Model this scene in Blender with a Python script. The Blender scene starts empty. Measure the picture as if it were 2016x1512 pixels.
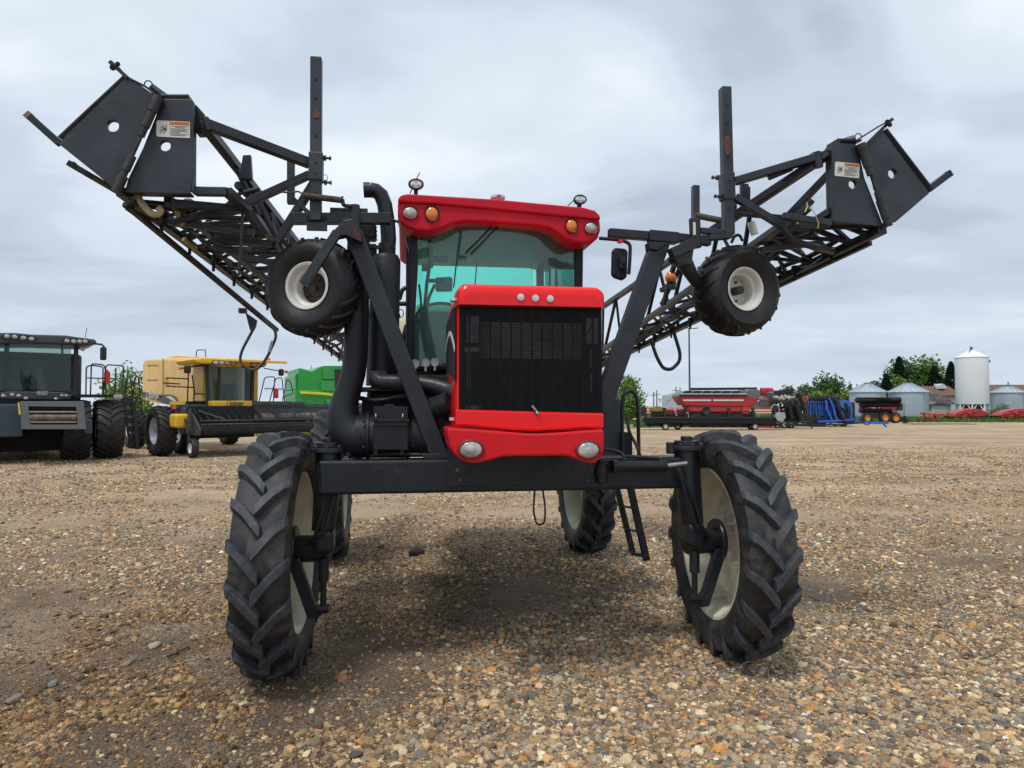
import bpy, bmesh, math, random
import numpy as np
from mathutils import Vector, Matrix, geometry
R=math.radians; PI=math.pi
random.seed(7); rng=np.random.default_rng(7)
scn=bpy.context.scene
COL=scn.collection
# ------------------------------------------------------------------ camera
CAM_H=1.75; FPX=1400.0; HOR=798.0; CX=1008.0; CY=756.0
PITCH=math.atan((HOR-CY)/FPX)
cd=bpy.data.cameras.new("camera"); cam=bpy.data.objects.new("camera",cd); COL.objects.link(cam)
cam.location=(0,0,CAM_H); cam.rotation_euler=(PI/2+PITCH,0,0)
cd.sensor_width=36; cd.lens=36*FPX/2016; cd.clip_end=4000; cd.clip_start=0.05
scn.camera=cam
# ------------------------------------------------------------------ sky
SUN_EL=R(64); SUN_AZ=R(-150)      # azimuth measured from +Y towards +X (sun behind the camera's left shoulder)
w=bpy.data.worlds.new("World"); scn.world=w; w.use_nodes=True
nt=w.node_tree; nt.nodes.clear()
def N(nt,t,**k):
    n=nt.nodes.new(t)
    for a,b in k.items():
        if a=='op': n.operation=b
        elif a=='inp':
            for i,v in b.items(): n.inputs[i].default_value=v
        else: setattr(n,a,b)
    return n
def L(nt,a,b): nt.links.new(a,b)
def ramp(nt,src,stops,interp='LINEAR'):
    n=nt.nodes.new('ShaderNodeValToRGB'); n.color_ramp.interpolation=interp
    e=n.color_ramp.elements
    while len(e)<len(stops): e.new(.5)
    for i,(p,c) in enumerate(stops):
        e[i].position=p; e[i].color=(c[0],c[1],c[2],1) if not isinstance(c,(int,float)) else (c,c,c,1)
    if src is not None: L(nt,src,n.inputs[0])
    return n.outputs[0]
def mixc(nt,f,a,b,bt='MIX'):
    n=nt.nodes.new('ShaderNodeMix'); n.data_type='RGBA'; n.blend_type=bt
    for s,v in ((n.inputs[0],f),(n.inputs[6],a),(n.inputs[7],b)):
        if hasattr(v,'links'): L(nt,v,s)
        elif isinstance(v,(int,float)): s.default_value=v
        else: s.default_value=(v[0],v[1],v[2],1)
    return n.outputs[2]
def math_(nt,op,a,b=None):
    n=nt.nodes.new('ShaderNodeMath'); n.operation=op
    for s,v in ((n.inputs[0],a),(n.inputs[1],b)):
        if v is None: continue
        if hasattr(v,'links'): L(nt,v,s)
        else: s.default_value=v
    return n.outputs[0]
def noise(nt,vec,scale,detail=4,rough=.5,dist=0):
    n=nt.nodes.new('ShaderNodeTexNoise'); n.inputs['Scale'].default_value=scale
    n.inputs['Detail'].default_value=detail; n.inputs['Roughness'].default_value=rough; n.inputs['Distortion'].default_value=dist
    if vec is not None: L(nt,vec,n.inputs['Vector'])
    return n.outputs[0]
tc=N(nt,'ShaderNodeTexCoord')
sky=N(nt,'ShaderNodeTexSky'); sky.sky_type='NISHITA'; sky.sun_disc=False
sky.sun_elevation=SUN_EL; sky.sun_rotation=SUN_AZ; sky.air_density=1.2; sky.dust_density=2
skb=N(nt,'ShaderNodeVectorMath',op='SCALE'); L(nt,sky.outputs[0],skb.inputs[0]); skb.inputs['Scale'].default_value=.11
sx=N(nt,'ShaderNodeSeparateXYZ'); L(nt,tc.outputs['Generated'],sx.inputs[0])
zc=math_(nt,'MAXIMUM',sx.outputs[2],0.0)
den=math_(nt,'ADD',zc,.16)
cx=math_(nt,'DIVIDE',sx.outputs[0],den); cy=math_(nt,'DIVIDE',sx.outputs[1],den)
cb=N(nt,'ShaderNodeCombineXYZ'); L(nt,cx,cb.inputs[0]); L(nt,cy,cb.inputs[1])
mp=N(nt,'ShaderNodeMapping'); L(nt,cb.outputs[0],mp.inputs[0]); mp.inputs['Location'].default_value=(3.1,1.7,0); mp.inputs['Rotation'].default_value=(0,0,R(12))
mp.inputs['Scale'].default_value=(1,1.25,1)
n1=noise(nt,mp.outputs[0],.75,4,.5,.5)
n2=noise(nt,mp.outputs[0],1.9,6,.5,.1)
nn=math_(nt,'ADD',math_(nt,'MULTIPLY',n1,.72),math_(nt,'MULTIPLY',n2,.28))
cl=ramp(nt,nn,[(.36,(.38,.44,.53)),(.45,(.50,.57,.66)),(.53,(.63,.70,.78)),(.65,(.81,.86,.92))],'EASE')
hz=ramp(nt,zc,[(0,(.58,.66,.76)),(.05,(.50,.58,.69)),(.13,(.42,.50,.61)),(.26,(.6,.68,.78)),(1,(.66,.73,.82))],'EASE')
hf=ramp(nt,zc,[(0,.85),(.1,.5),(.3,.12),(1,.05)])
skc=mixc(nt,hf,cl,hz)
skc=mixc(nt,.93,skb.outputs[0],skc)
bg=N(nt,'ShaderNodeBackground'); L(nt,skc,bg.inputs[0]); bg.inputs[1].default_value=1.12
wo=N(nt,'ShaderNodeOutputWorld'); L(nt,bg.outputs[0],wo.inputs[0])
# ------------------------------------------------------------------ sun
sl=bpy.data.lights.new("sun",'SUN'); sl.energy=1.9; sl.angle=R(12); sl.color=(1,.97,.93)
so=bpy.data.objects.new("sun",sl); COL.objects.link(so)
sd=Vector((math.sin(SUN_AZ)*math.cos(SUN_EL),math.cos(SUN_AZ)*math.cos(SUN_EL),math.sin(SUN_EL)))
so.rotation_euler=sd.to_track_quat('Z','Y').to_euler(); so.location=(0,0,50)
vs=scn.view_settings; vs.view_transform='Standard'; vs.look='None'; vs.exposure=0.1; vs.gamma=1
scn.render.engine='CYCLES'
scn.cycles.transparent_max_bounces=16; scn.cycles.use_denoising=True; scn.cycles.sample_clamp_indirect=3; scn.cycles.max_bounces=8; scn.cycles.blur_glossy=1
# ------------------------------------------------------------------ materials
def mat(name,col,rough=.5,metal=0,coat=0,var=.0,vscale=6,dirt=None,dscale=3,damt=.5,dcol=(.13,.095,.065),bump=0,bscale=60,spec=.5,col2=None,chips=0):
    m=bpy.data.materials.new(name); m.use_nodes=True; t=m.node_tree; t.nodes.clear()
    o=N(t,'ShaderNodeOutputMaterial'); p=N(t,'ShaderNodeBsdfPrincipled'); L(t,p.outputs[0],o.inputs[0])
    p.inputs['Roughness'].default_value=rough; p.inputs['Metallic'].default_value=metal
    p.inputs['Coat Weight'].default_value=coat; p.inputs['Coat Roughness'].default_value=.08
    p.inputs['Specular IOR Level'].default_value=spec
    g=N(t,'ShaderNodeTexCoord').outputs['Object']
    c=col
    if var>0:
        n=noise(t,g,vscale,5,.6)
        a=tuple(x*(1-var) for x in col); b=tuple(min(1,x*(1+var)) for x in (col2 or col))
        c=ramp(t,n,[(.32,a),(.68,b)])
    if dirt:
        n=noise(t,g,dscale,7,.68,.4)
        f=ramp(t,n,[(dirt,0),(min(1,dirt+.16),damt)])
        c=mixc(t,f,c,dcol)
        rr=math_(t,'ADD',math_(t,'MULTIPLY',f,.4),rough); L(t,rr,p.inputs['Roughness'])
    if chips:
        n=noise(t,g,38,5,.75,.2); c=mixc(t,ramp(t,n,[(chips,0),(chips+.02,.8)]),c,(.30,.29,.27))
    if hasattr(c,'links'): L(t,c,p.inputs['Base Color'])
    else: p.inputs['Base Color'].default_value=(c[0],c[1],c[2],1)
    if bump:
        n=noise(t,g,bscale,4,.6); b=N(t,'ShaderNodeBump'); b.inputs['Strength'].default_value=bump; b.inputs['Distance'].default_value=.01
        L(t,n,b.inputs['Height']); L(t,b.outputs[0],p.inputs['Normal'])
    return m
M={}
M['black']=mat('black_steel',(.010,.0130,.018),.36,spec=.42,chips=.70,var=.35,vscale=5,dirt=.56,dscale=7,damt=.28,dcol=(.09,.07,.055),bump=.12,bscale=40)
M['black_rust']=mat('rusty_black_steel',(.019,.0235,.031),.40,spec=.42,chips=.70,var=.35,dirt=.57,dscale=8,damt=.6,dcol=(.075,.035,.024),bump=.2,bscale=50)
M['rust']=mat('rusty_steel',(.060,.045,.038),.7,var=.5,vscale=14,dirt=.5,dscale=12,damt=.6,dcol=(.03,.025,.022),bump=.3,bscale=70)
M['boom']=mat('boom_steel',(.016,.0195,.026),.36,spec=.4,var=.3,vscale=4,dirt=.53,dscale=5,damt=.5,dcol=(.07,.048,.036),bump=.15)
M['plastic']=mat('black_plastic',(.012,.0145,.019),.48,spec=.35,var=.2,dirt=.6,damt=.15,bump=.08,bscale=120)
M['dark']=mat('dark_recess',(.008,.009,.011),.8)
M['hose']=mat('rubber_hose',(.012,.013,.015),.5)
M['red']=mat('red_paint',(.84,.004,.006),.28,coat=.4,spec=.3,var=.06,vscale=2,dirt=.60,dscale=7,damt=.22,dcol=(.35,.10,.07),bump=.015,bscale=8)
M['red_matt']=mat('faded_red_paint',(.50,.008,.024),.48,coat=.0,spec=.22,var=.07,vscale=3,bump=.04,bscale=200)
M['red_bumper']=mat('bumper_red_paint',(.64,.007,.014),.42,coat=.1,spec=.3,var=.06,vscale=3,dirt=.6,dscale=9,damt=.15,dcol=(.4,.12,.09))
M['cream']=mat('cream_rim_paint',(.72,.69,.55),.42,var=.08,dirt=.52,dscale=5,damt=.6,dcol=(.2,.15,.09),bump=.03)
M['white_rim']=mat('white_rim_paint',(.66,.65,.60),.4,var=.06,dirt=.62,dscale=8,damt=.3,dcol=(.25,.2,.14))
M['tank']=mat('cream_poly_tank',(.72,.66,.46),.5,var=.06,vscale=2)
M['chrome']=mat('chrome',(.7,.7,.7),.25,1)
M['steel']=mat('bare_steel',(.38,.38,.37),.38,.8,var=.2,vscale=20)
M['lamp']=mat('lamp_glass',(.40,.40,.36),.10,coat=1,var=.45,vscale=22,bump=.4,bscale=60)
M['amber']=mat('amber_lens',(.75,.20,.01),.2,coat=.8,var=.1,vscale=40)
M['orange']=mat('orange_lens',(.8,.12,.02),.3,coat=.5)
M['redpl']=mat('red_plastic',(.6,.03,.03),.4)
M['label']=mat('label_white',(.66,.66,.58),.5,var=.04)
M['label_or']=mat('label_orange',(.80,.20,.03),.5)
M['label_tx']=mat('label_text',(.06,.06,.07),.6)
M['yellow_lbl']=mat('yellow_label',(.7,.55,.03),.5)
M['plate']=mat('plate_steel',(.027,.034,.043),.42,spec=.4,var=.45,vscale=3,dirt=.60,dscale=6,damt=.6,dcol=(.08,.04,.028),bump=.12,bscale=40,chips=.71)
M['cabin']=mat('cab_interior',(.13,.14,.14),.7,var=.3,vscale=6)
M['liner']=mat('cab_headliner',(.55,.56,.55),.8,var=.2,vscale=3)
M['hosey']=mat('cream_hose',(.45,.36,.17),.5,var=.3,vscale=15)
M['chalk']=mat('chipped_paint',(.6,.6,.57),.7)
def rubber(name,base,dust,lugs):
    m=bpy.data.materials.new(name); m.use_nodes=True; t=m.node_tree; t.nodes.clear()
    o=N(t,'ShaderNodeOutputMaterial'); p=N(t,'ShaderNodeBsdfPrincipled'); L(t,p.outputs[0],o.inputs[0])
    g=N(t,'ShaderNodeTexCoord').outputs['Object']
    a=noise(t,g,5,8,.7,.6); b=noise(t,g,22,6,.7)
    c=ramp(t,b,[(.3,tuple(x*.5 for x in base)),(.55,base),(.72,tuple(x*1.9 for x in base))])
    f=ramp(t,a,[(.46,0),(.66,lugs)])
    c=mixc(t,f,c,dust); L(t,c,p.inputs['Base Color'])
    p.inputs['Roughness'].default_value=.58; p.inputs['Specular IOR Level'].default_value=.5
    bm_=N(t,'ShaderNodeBump'); bm_.inputs['Strength'].default_value=.35; bm_.inputs['Distance'].default_value=.006
    n3=noise(t,g,70,6,.7); L(t,n3,bm_.inputs['Height']); L(t,bm_.outputs[0],p.inputs['Normal'])
    return m
M['rubber']=rubber('tyre_rubber',(.015,.0165,.019),(.098,.084,.070),.75)
M['lug']=rubber('tyre_lug_rubber',(.036,.044,.055),(.11,.105,.098),.6)
M['rubber_new']=rubber('clean_tyre_rubber',(.009,.0095,.011),(.022,.02,.018),.4)
M['rubber_far']=rubber('far_tyre_rubber',(.013,.014,.016),(.05,.04,.032),.5)
def glass(name,tint,refl=.9,spec_rough=.03,dens=0.0,dcol=(.1,.15,.14)):
    m=bpy.data.materials.new(name); m.use_nodes=True; t=m.node_tree; t.nodes.clear()
    o=N(t,'ShaderNodeOutputMaterial')
    tr=N(t,'ShaderNodeBsdfTransparent'); tr.inputs[0].default_value=(*tint,1)
    gl=N(t,'ShaderNodeBsdfGlossy'); gl.inputs['Roughness'].default_value=spec_rough; gl.inputs[0].default_value=(refl,refl,refl,1)
    fr=N(t,'ShaderNodeFresnel'); fr.inputs[0].default_value=1.5
    mx=N(t,'ShaderNodeMixShader'); L(t,fr.outputs[0],mx.inputs[0]); L(t,tr.outputs[0],mx.inputs[1]); L(t,gl.outputs[0],mx.inputs[2])
    out=mx.outputs[0]
    if dens:
        df=N(t,'ShaderNodeBsdfDiffuse'); df.inputs[0].default_value=(*dcol,1)
        m2=N(t,'ShaderNodeMixShader'); m2.inputs[0].default_value=dens; L(t,out,m2.inputs[1]); L(t,df.outputs[0],m2.inputs[2]); out=m2.outputs[0]
    L(t,out,o.inputs[0]); return m
M['glass']=glass('green_tinted_glass',(.62,.99,.92))
M['glass_front']=glass('windscreen_glass',(.66,.99,.93),dens=.06,dcol=(.55,.66,.66))
M['glass_dark']=glass('dark_cab_glass',(.62,.74,.70),dens=.08,dcol=(.05,.07,.07))
M['screen']=glass('fine_mesh_screen',(.8,.8,.8),refl=.3,spec_rough=.5,dens=.25,dcol=(.014,.014,.016))
# ------------------------------------------------------------------ mesh builder
class MB:
    def __init__(s): s.v=[]; s.f=[]; s.sm=[]; s.adds=[]
    def add(s,vs,fs,smooth=False):
        b=len(s.v); s.adds.append((b,len(s.f),len(vs),len(fs))); s.v+= [tuple(v) for v in vs]; s.f+=[tuple(b+i for i in f) for f in fs]; s.sm+=[smooth]*len(fs); return s
    def box(s,c,d,rz=0,rx=0,ry=0):
        m=Matrix.Translation(Vector(c))@Matrix.Rotation(rz,4,'Z')@Matrix.Rotation(rx,4,'X')@Matrix.Rotation(ry,4,'Y')
        vs=[m@Vector((x*d[0]/2,y*d[1]/2,z*d[2]/2)) for x in(-1,1) for y in(-1,1) for z in(-1,1)]
        return s.add(vs,[(0,1,3,2),(4,6,7,5),(0,4,5,1),(2,3,7,6),(0,2,6,4),(1,5,7,3)])
    def bb(s,a,b):
        c=[(a[i]+b[i])/2 for i in range(3)]; d=[abs(a[i]-b[i]) for i in range(3)]; return s.box(c,d)
    def beam(s,p,q,w,h=None,up=(0,0,1)):
        h=h or w; p=Vector(p); q=Vector(q); d=(q-p).normalized(); u=Vector(up)
        if abs(d.dot(u))>.97: u=Vector((0,1,0))
        x=d.cross(u).normalized(); z=x.cross(d).normalized()
        vs=[e+x*(a*w/2)+z*(b*h/2) for e in(p,q) for a,b in((-1,-1),(1,-1),(1,1),(-1,1))]
        return s.add(vs,[(3,2,1,0),(4,5,6,7),(0,1,5,4),(1,2,6,5),(2,3,7,6),(3,0,4,7)])
    def tube(s,pts,r,n=10,caps=True,smooth=True):
        pts=[Vector(p) for p in pts]; rs=r if isinstance(r,(list,tuple)) else [r]*len(pts)
        x=None; vs=[]; k=len(pts)
        for i,p in enumerate(pts):
            d=(pts[min(i+1,k-1)]-pts[max(i-1,0)]).normalized()
            if x is None:
                a=Vector((0,0,1)) if abs(d.z)<.9 else Vector((0,1,0)); x=d.cross(a).normalized()
            else: x=(x-d*x.dot(d)).normalized()
            y=d.cross(x)
            for j in range(n):
                t=2*PI*j/n; vs.append(p+(x*math.cos(t)+y*math.sin(t))*rs[i])
        fs=[(i*n+j,i*n+(j+1)%n,(i+1)*n+(j+1)%n,(i+1)*n+j) for i in range(k-1) for j in range(n)]
        s.add(vs,fs,smooth)
        if caps: s.add(vs,[tuple(range(n-1,-1,-1)),tuple((k-1)*n+j for j in range(n))])
        return s
    def cyl(s,p,q,r,n=20): return s.tube([p,q],r,n)
    def lathe(s,prof,origin,axis,n=32,closed=False,smooth=True,sx=1,up=None):
        # prof: list of (along axis, radius)
        o=Vector(origin); a=Vector(axis).normalized()
        u=Vector(up) if up else (Vector((0,0,1)) if abs(a.z)<.9 else Vector((1,0,0)))
        x=a.cross(u).normalized(); y=x.cross(a)
        vs=[o+a*t+(x*math.cos(2*PI*j/n)*sx+y*math.sin(2*PI*j/n))*r for t,r in prof for j in range(n)]
        k=len(prof); rg=k if closed else k-1
        fs=[(i*n+j,i*n+(j+1)%n,((i+1)%k)*n+(j+1)%n,((i+1)%k)*n+j) for i in range(rg) for j in range(n)]
        return s.add(vs,fs,smooth)
    def prism(s,poly,off,holes=()):
        off=Vector(off); loops=[[Vector(p) for p in poly]]+[[Vector(p) for p in h] for h in holes]
        flat=[p for l in loops for p in l]; tri=geometry.tessellate_polygon(loops); n=len(flat)
        if holes: cap=[tuple(t) for t in tri]
        else: cap=[tuple(range(n))]
        vs=flat+[p+off for p in flat]; fs=list(cap)+[tuple(n+i for i in reversed(c)) for c in cap]
        b=0
        for l in loops:
            m=len(l); fs+=[(b+i,b+(i+1)%m,n+b+(i+1)%m,n+b+i) for i in range(m)]; b+=m
        return s.add(vs,fs)
    def loft(s,secs,cap=True,smooth=True):
        n=len(secs[0]); vs=[p for c in secs for p in c]
        fs=[(i*n+j,i*n+(j+1)%n,(i+1)*n+(j+1)%n,(i+1)*n+j) for i in range(len(secs)-1) for j in range(n)]
        s.add(vs,fs,smooth)
        if cap: s.add(vs,[tuple(range(n-1,-1,-1)),tuple((len(secs)-1)*n+j for j in range(n))])
        return s
    def clusters(s):
        A=s.adds; bx=[]
        for b,f,n,k in A:
            p=np.array(s.v[b:b+n]); bx.append((p.min(0),p.max(0)))
        g=list(range(len(A)))
        def find(i):
            while g[i]!=i: i=g[i]
            return i
        for i in range(len(A)):
            for j in range(i):
                gap=np.maximum(0,np.maximum(bx[i][0]-bx[j][1],bx[j][0]-bx[i][1])); sz=max((bx[i][1]-bx[i][0]).max(),(bx[j][1]-bx[j][0]).max())
                if np.linalg.norm(gap)<sz*.45:
                    a,b=find(i),find(j)
                    if a!=b: g[a]=b
        out={}
        for i in range(len(A)): out.setdefault(find(i),[]).append(i)
        return list(out.values())
    def build(s,name,m,parent=None,bevel=0,seg=2,label=None,auto=True):
        if auto and parent and 1<len(s.adds)<60:
            cl=s.clusters()
            if 1<len(cl)<=8:
                res=[]
                for c in cl:
                    q=MB()
                    for i in c:
                        b,f,n,k=s.adds[i]; q.add(s.v[b:b+n],[tuple(x-b for x in ff) for ff in s.f[f:f+k]],s.sm[f] if k else False)
                    res.append(q.build(name,m,parent,bevel,seg,label,False))
                return res[0]
        me=bpy.data.meshes.new(name); me.from_pydata(s.v,[],s.f); 
        bm=bmesh.new(); bm.from_mesh(me)
        # drop doubled verts where caps meet tubes, keep normals consistent
        for i,f in enumerate(bm.faces): f.smooth=s.sm[i]
        bmesh.ops.remove_doubles(bm,verts=bm.verts,dist=1e-5)
        bmesh.ops.recalc_face_normals(bm,faces=bm.faces)
        for e in bm.edges:
            if len(e.link_faces)==2 and e.calc_face_angle(0)>R(38): e.smooth=False
        bm.to_mesh(me); bm.free(); me.materials.append(m)
        o=bpy.data.objects.new(name,me); COL.objects.link(o)
        if parent: o.parent=parent
        if bevel:
            b=o.modifiers.new('bevel','BEVEL'); b.width=bevel; b.segments=seg; b.limit_method='ANGLE'; b.angle_limit=R(38); b.harden_normals=False
        if label: o['label']=label
        return o
def split_build(pieces,name,m,parent,**k): return [p.build(name,m,parent,**k) for p in pieces]
def tag(o,label=None,cat=None,group=None,kind=None):
    if label:o['label']=label
    if cat:o['category']=cat
    if group:o['group']=group
    if kind:o['kind']=kind
    return o
def thing(name,label,cat,loc=(0,0,0),rz=0,group=None):
    o=bpy.data.objects.new(name,None); COL.objects.link(o); o.location=loc; o.rotation_euler=(0,0,rz)
    o.empty_display_size=.2; return tag(o,label,cat,group)
def copy_tree(o,parent=None):
    c=o.copy(); COL.objects.link(c); c.parent=parent if parent else None
    for ch in list(o.children): copy_tree(ch,c)
    return c
def fillet(pts,r,n=5):
    pts=[Vector(p) for p in pts]; out=[pts[0]]
    for i in range(1,len(pts)-1):
        a,b,c=pts[i-1],pts[i],pts[i+1]; d1=(a-b); d2=(c-b)
        t=min(r,d1.length*.49,d2.length*.49); p=b+d1.normalized()*t; q=b+d2.normalized()*t
        for k in range(n+1):
            s=k/n; out.append(p*(1-s)**2+b*2*s*(1-s)+q*s*s)
    out.append(pts[-1]); return out
def rounded(w,h,r,n=5,cx=0,cy=0):
    out=[]
    for sx,sy,a in((1,1,0),(-1,1,PI/2),(-1,-1,PI),(1,-1,1.5*PI)):
        for k in range(n+1):
            t=a+PI/2*k/n; out.append((cx+sx*(w/2-r)+r*math.cos(t),cy+sy*(h/2-r)+r*math.sin(t)))
    return out
def textmesh(txt,size,m,name,parent,loc,rot=(PI/2,0,0),shear=0,ext=.002,fit=None):
    c=bpy.data.curves.new(name,'FONT'); c.body=txt; c.size=size; c.extrude=ext; c.shear=shear; c.align_x='CENTER'; c.align_y='CENTER'
    t=bpy.data.objects.new(name+'_tmp',c); COL.objects.link(t); bpy.context.view_layer.update()
    dg=bpy.context.evaluated_depsgraph_get(); me=bpy.data.meshes.new_from_object(t.evaluated_get(dg),depsgraph=dg)
    bpy.data.objects.remove(t); bpy.data.curves.remove(c)
    if fit:
        xs=[v.co.x for v in me.vertices]; k=fit/(max(xs)-min(xs))
        for v in me.vertices: v.co.x*=k
    me.materials.clear(); me.materials.append(m)
    me.name=name; o=bpy.data.objects.new(name,me); COL.objects.link(o); o.parent=parent; o.location=loc; o.rotation_euler=rot; return o
# ------------------------------------------------------------------ frames: real 3-D planes that a photo point is placed on
class Frame:
    def __init__(s,origin,yaw): s.o=Vector(origin); s.yaw=yaw; s.m=Matrix.Rotation(-yaw,3,'Z')
    def p(s,px,py,v):
        d=Vector(((px-CX)/FPX,1,(CY-py)/FPX)); d=Matrix.Rotation(PITCH,3,'X')@d
        c=s.m@(Vector((0,0,CAM_H))-s.o); dl=s.m@d
        t=(v-c.y)/dl.y; return c+dl*t
    def g(s,px,py):
        d=Matrix.Rotation(PITCH,3,'X')@Vector(((px-CX)/FPX,1,(CY-py)/FPX)); t=-CAM_H/d.z
        return s.m@(Vector((0,0,CAM_H))+d*t-s.o)
def ground_at(px,depth): return Vector(((px-CX)/FPX*depth,depth,0))
# ------------------------------------------------------------------ tyres and rims (axis along local X, front of machine = -Y)
def tyre_profile(Rb,W,rr):
    h=Rb-rr
    return [(-W*.36,rr),(-W*.42,rr+h*.06),(-W*.49,rr+h*.3),(-W*.505,rr+h*.5),(-W*.49,rr+h*.74),(-W*.45,rr+h*.90),(-W*.36,rr+h*.965),(-W*.2,rr+h*.99),(0,Rb)]
def tyre_r(prof,x):
    x=-abs(x); pr=prof
    for (x0,r0),(x1,r1) in zip(pr[5:-1],pr[6:]):
        if x0<=x<=x1: return r0+(r1-r0)*(x-x0)/(x1-x0)
    return pr[5][1]
def tyre_into(mb,R_,W,rr,lugh,seg=72):
    Rb=R_-lugh; pr=tyre_profile(Rb,W,rr); full=pr+[(-x,r) for x,r in reversed(pr[:-1])]
    full+=[(W*.33,rr-.01),(-W*.33,rr-.01)]
    mb.lathe(full,(0,0,0),(1,0,0),seg,closed=True)
    return pr
def lugs_into(mb,R_,W,rr,lugh,n,sweep=.22,wb=.05,wt=.032,steps=6,seed=1):
    Rb=R_-lugh; pr=tyre_profile(Rb,W,rr); rr_=random.Random(seed)
    for s in(-1,1):
        for k in range(n):
            a0=2*PI*(k+(.5 if s>0 else 0))/n+rr_.uniform(-.006,.006)
            secs=[]
            path=[]
            for i in range(steps+1):
                t=i/steps; x=-.06*W+(W*.46+.06*W)*t; ang=a0+sweep*(1-(1-t)**1.22)
                hh=lugh*(1.0 if 0<i else .9)
                path.append((x,ang,tyre_r(pr,x)-.006,tyre_r(pr,x)+hh*(1-.1*t),1.15-.25*t if i else .95))
            x,ang,_,_,_=path[-1]
            path.append((W*.50,ang+.02,pr[5][1]-.02,R_-lugh*.85,.9))
            path.append((W*.512,ang+.045,pr[4][1]-.03,pr[5][1]-.012,.55))
            for x,ang,r0,r1,ww in path:
                q=[]
                for r,wd in((r0,wb),(r1,wt),(r1,-wt),(r0,-wb)):
                    da=wd*ww/2/R_+rr_.uniform(-.0028,.0028); r=r+rr_.uniform(-.0025,.0025)
                    xx=x
                    a=ang+da; q.append(Vector((s*xx,-math.cos(a)*r,math.sin(a)*r)))
                secs.append(q)
            mb.loft(secs,smooth=False)
def rim_into(mb,rr,W,off,disc=True):
    # off: x of the disc. barrel with bead flanges
    pr=[(-W*.40,rr+.022),(-W*.385,rr+.022),(-W*.37,rr-.004),(-W*.30,rr-.02),(-W*.14,rr-.045),(W*.14,rr-.045),(W*.30,rr-.02),(W*.37,rr-.004),(W*.385,rr+.022),(W*.40,rr+.022),
        (W*.395,rr-.012),(W*.30,rr-.032),(W*.14,rr-.06),(-W*.14,rr-.06),(-W*.30,rr-.032),(-W*.395,rr-.012)]
    mb.lathe(pr,(0,0,0),(1,0,0),72,closed=True)
    sg=1 if off>0 else -1
    if disc:
        mb.lathe([(off*.55,rr-.055),(off,rr-.10),(off,rr*.42),(off+sg*.03,rr*.36),(off+sg*.03,.001)],(0,0,0),(1,0,0),72)
        for k in range(8):
            a=2*PI*k/8; y,z=math.cos(a)*rr*.30,math.sin(a)*rr*.30
            mb.cyl((off-.03,y,z),(off+.05,y,z),.014,8)
# ------------------------------------------------------------------ ground
def gh(x,y):
    x=np.asarray(x,float); y=np.asarray(y,float)
    f=np.clip((26-y)/14,0,1)
    h=.016*np.sin(x*1.7+y*.9+1)+.013*np.sin(x*-.8+y*2.3+2)+.009*np.sin(x*3.9-y*1.1)+.008*np.sin(x*2.1+y*4.7+.5)+.006*np.sin(5.3*x+3.7*y)
    # shallow wheel ruts left by machines that crossed the yard
    rut=.018*np.exp(-((y-6.9-.12*x)/.22)**2)+.012*np.exp(-((y-9.2+.06*x)/.35)**2)
    return (h-rut)*f
def axis(lo,hi,fine_lo,fine_hi,st,gr=1.22):
    a=list(np.arange(fine_lo,fine_hi,st)); x,s=fine_hi,st
    while x<hi: a.append(x); s*=gr; x+=s
    a.append(hi); x,s=fine_lo-st,st; b=[]
    while x>lo: b.append(x); s*=gr; x-=s
    b.append(lo); return np.array(b[::-1]+a)
gx=axis(-900,900,-8,8,.09); gy=axis(-60,1500,2.2,14,.09)
GX,GY=np.meshgrid(gx,gy); GZ=gh(GX,GY)
vs_=np.stack([GX.ravel(),GY.ravel(),GZ.ravel()],1); nx=len(gx); ny=len(gy)
ii=(np.arange(ny-1)[:,None]*nx+np.arange(nx-1)[None,:]).ravel()
fs_=np.stack([ii,ii+1,ii+nx+1,ii+nx],1)
me=bpy.data.meshes.new('ground'); me.from_pydata(vs_.tolist(),[],fs_.tolist()); me.polygons.foreach_set('use_smooth',[True]*len(fs_))
gm=bpy.data.materials.new('gravel_yard'); gm.use_nodes=True; t=gm.node_tree; t.nodes.clear()
o_=N(t,'ShaderNodeOutputMaterial'); p_=N(t,'ShaderNodeBsdfPrincipled'); L(t,p_.outputs[0],o_.inputs[0])
g_=N(t,'ShaderNodeTexCoord').outputs['Object']
def voro(scale,rnd=1,feat='F1'):
    n=N(t,'ShaderNodeTexVoronoi'); n.feature=feat; n.inputs['Scale'].default_value=scale; n.inputs['Randomness'].default_value=rnd
    L(t,wv,n.inputs['Vector']); return n
nz=N(t,'ShaderNodeTexNoise'); nz.inputs['Scale'].default_value=30; L(t,g_,nz.inputs['Vector'])
sc_=N(t,'ShaderNodeVectorMath',op='SCALE'); L(t,nz.outputs['Color'],sc_.inputs[0]); sc_.inputs['Scale'].default_value=.014
av=N(t,'ShaderNodeVectorMath',op='ADD'); L(t,g_,av.inputs[0]); L(t,sc_.outputs[0],av.inputs[1]); wv=av.outputs[0]
STONES=[(0,(0.123,0.094,0.072)),(.14,(0.290,0.214,0.143)),(.28,(0.217,0.200,0.182)),(.40,(0.478,0.324,0.176)),(.52,(0.362,0.297,0.221)),(.62,(0.551,0.414,0.260)),(.72,(0.160,0.159,0.156)),(.80,(0.522,0.304,0.130)),(.88,(0.609,0.511,0.364)),(.96,(0.700,0.635,0.507))]
va=voro(62); vb=voro(125); 
def cellr(v):
    s=N(t,'ShaderNodeSeparateColor'); L(t,v.outputs['Color'],s.inputs[0]); return ramp(t,s.outputs[0],STONES,'CONSTANT')
ca=cellr(va); cb_=cellr(vb)
big=noise(t,g_,.22,5,.6,.5); mid=noise(t,g_,1.3,6,.65,.3); sm=noise(t,g_,9,5,.6)
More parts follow.
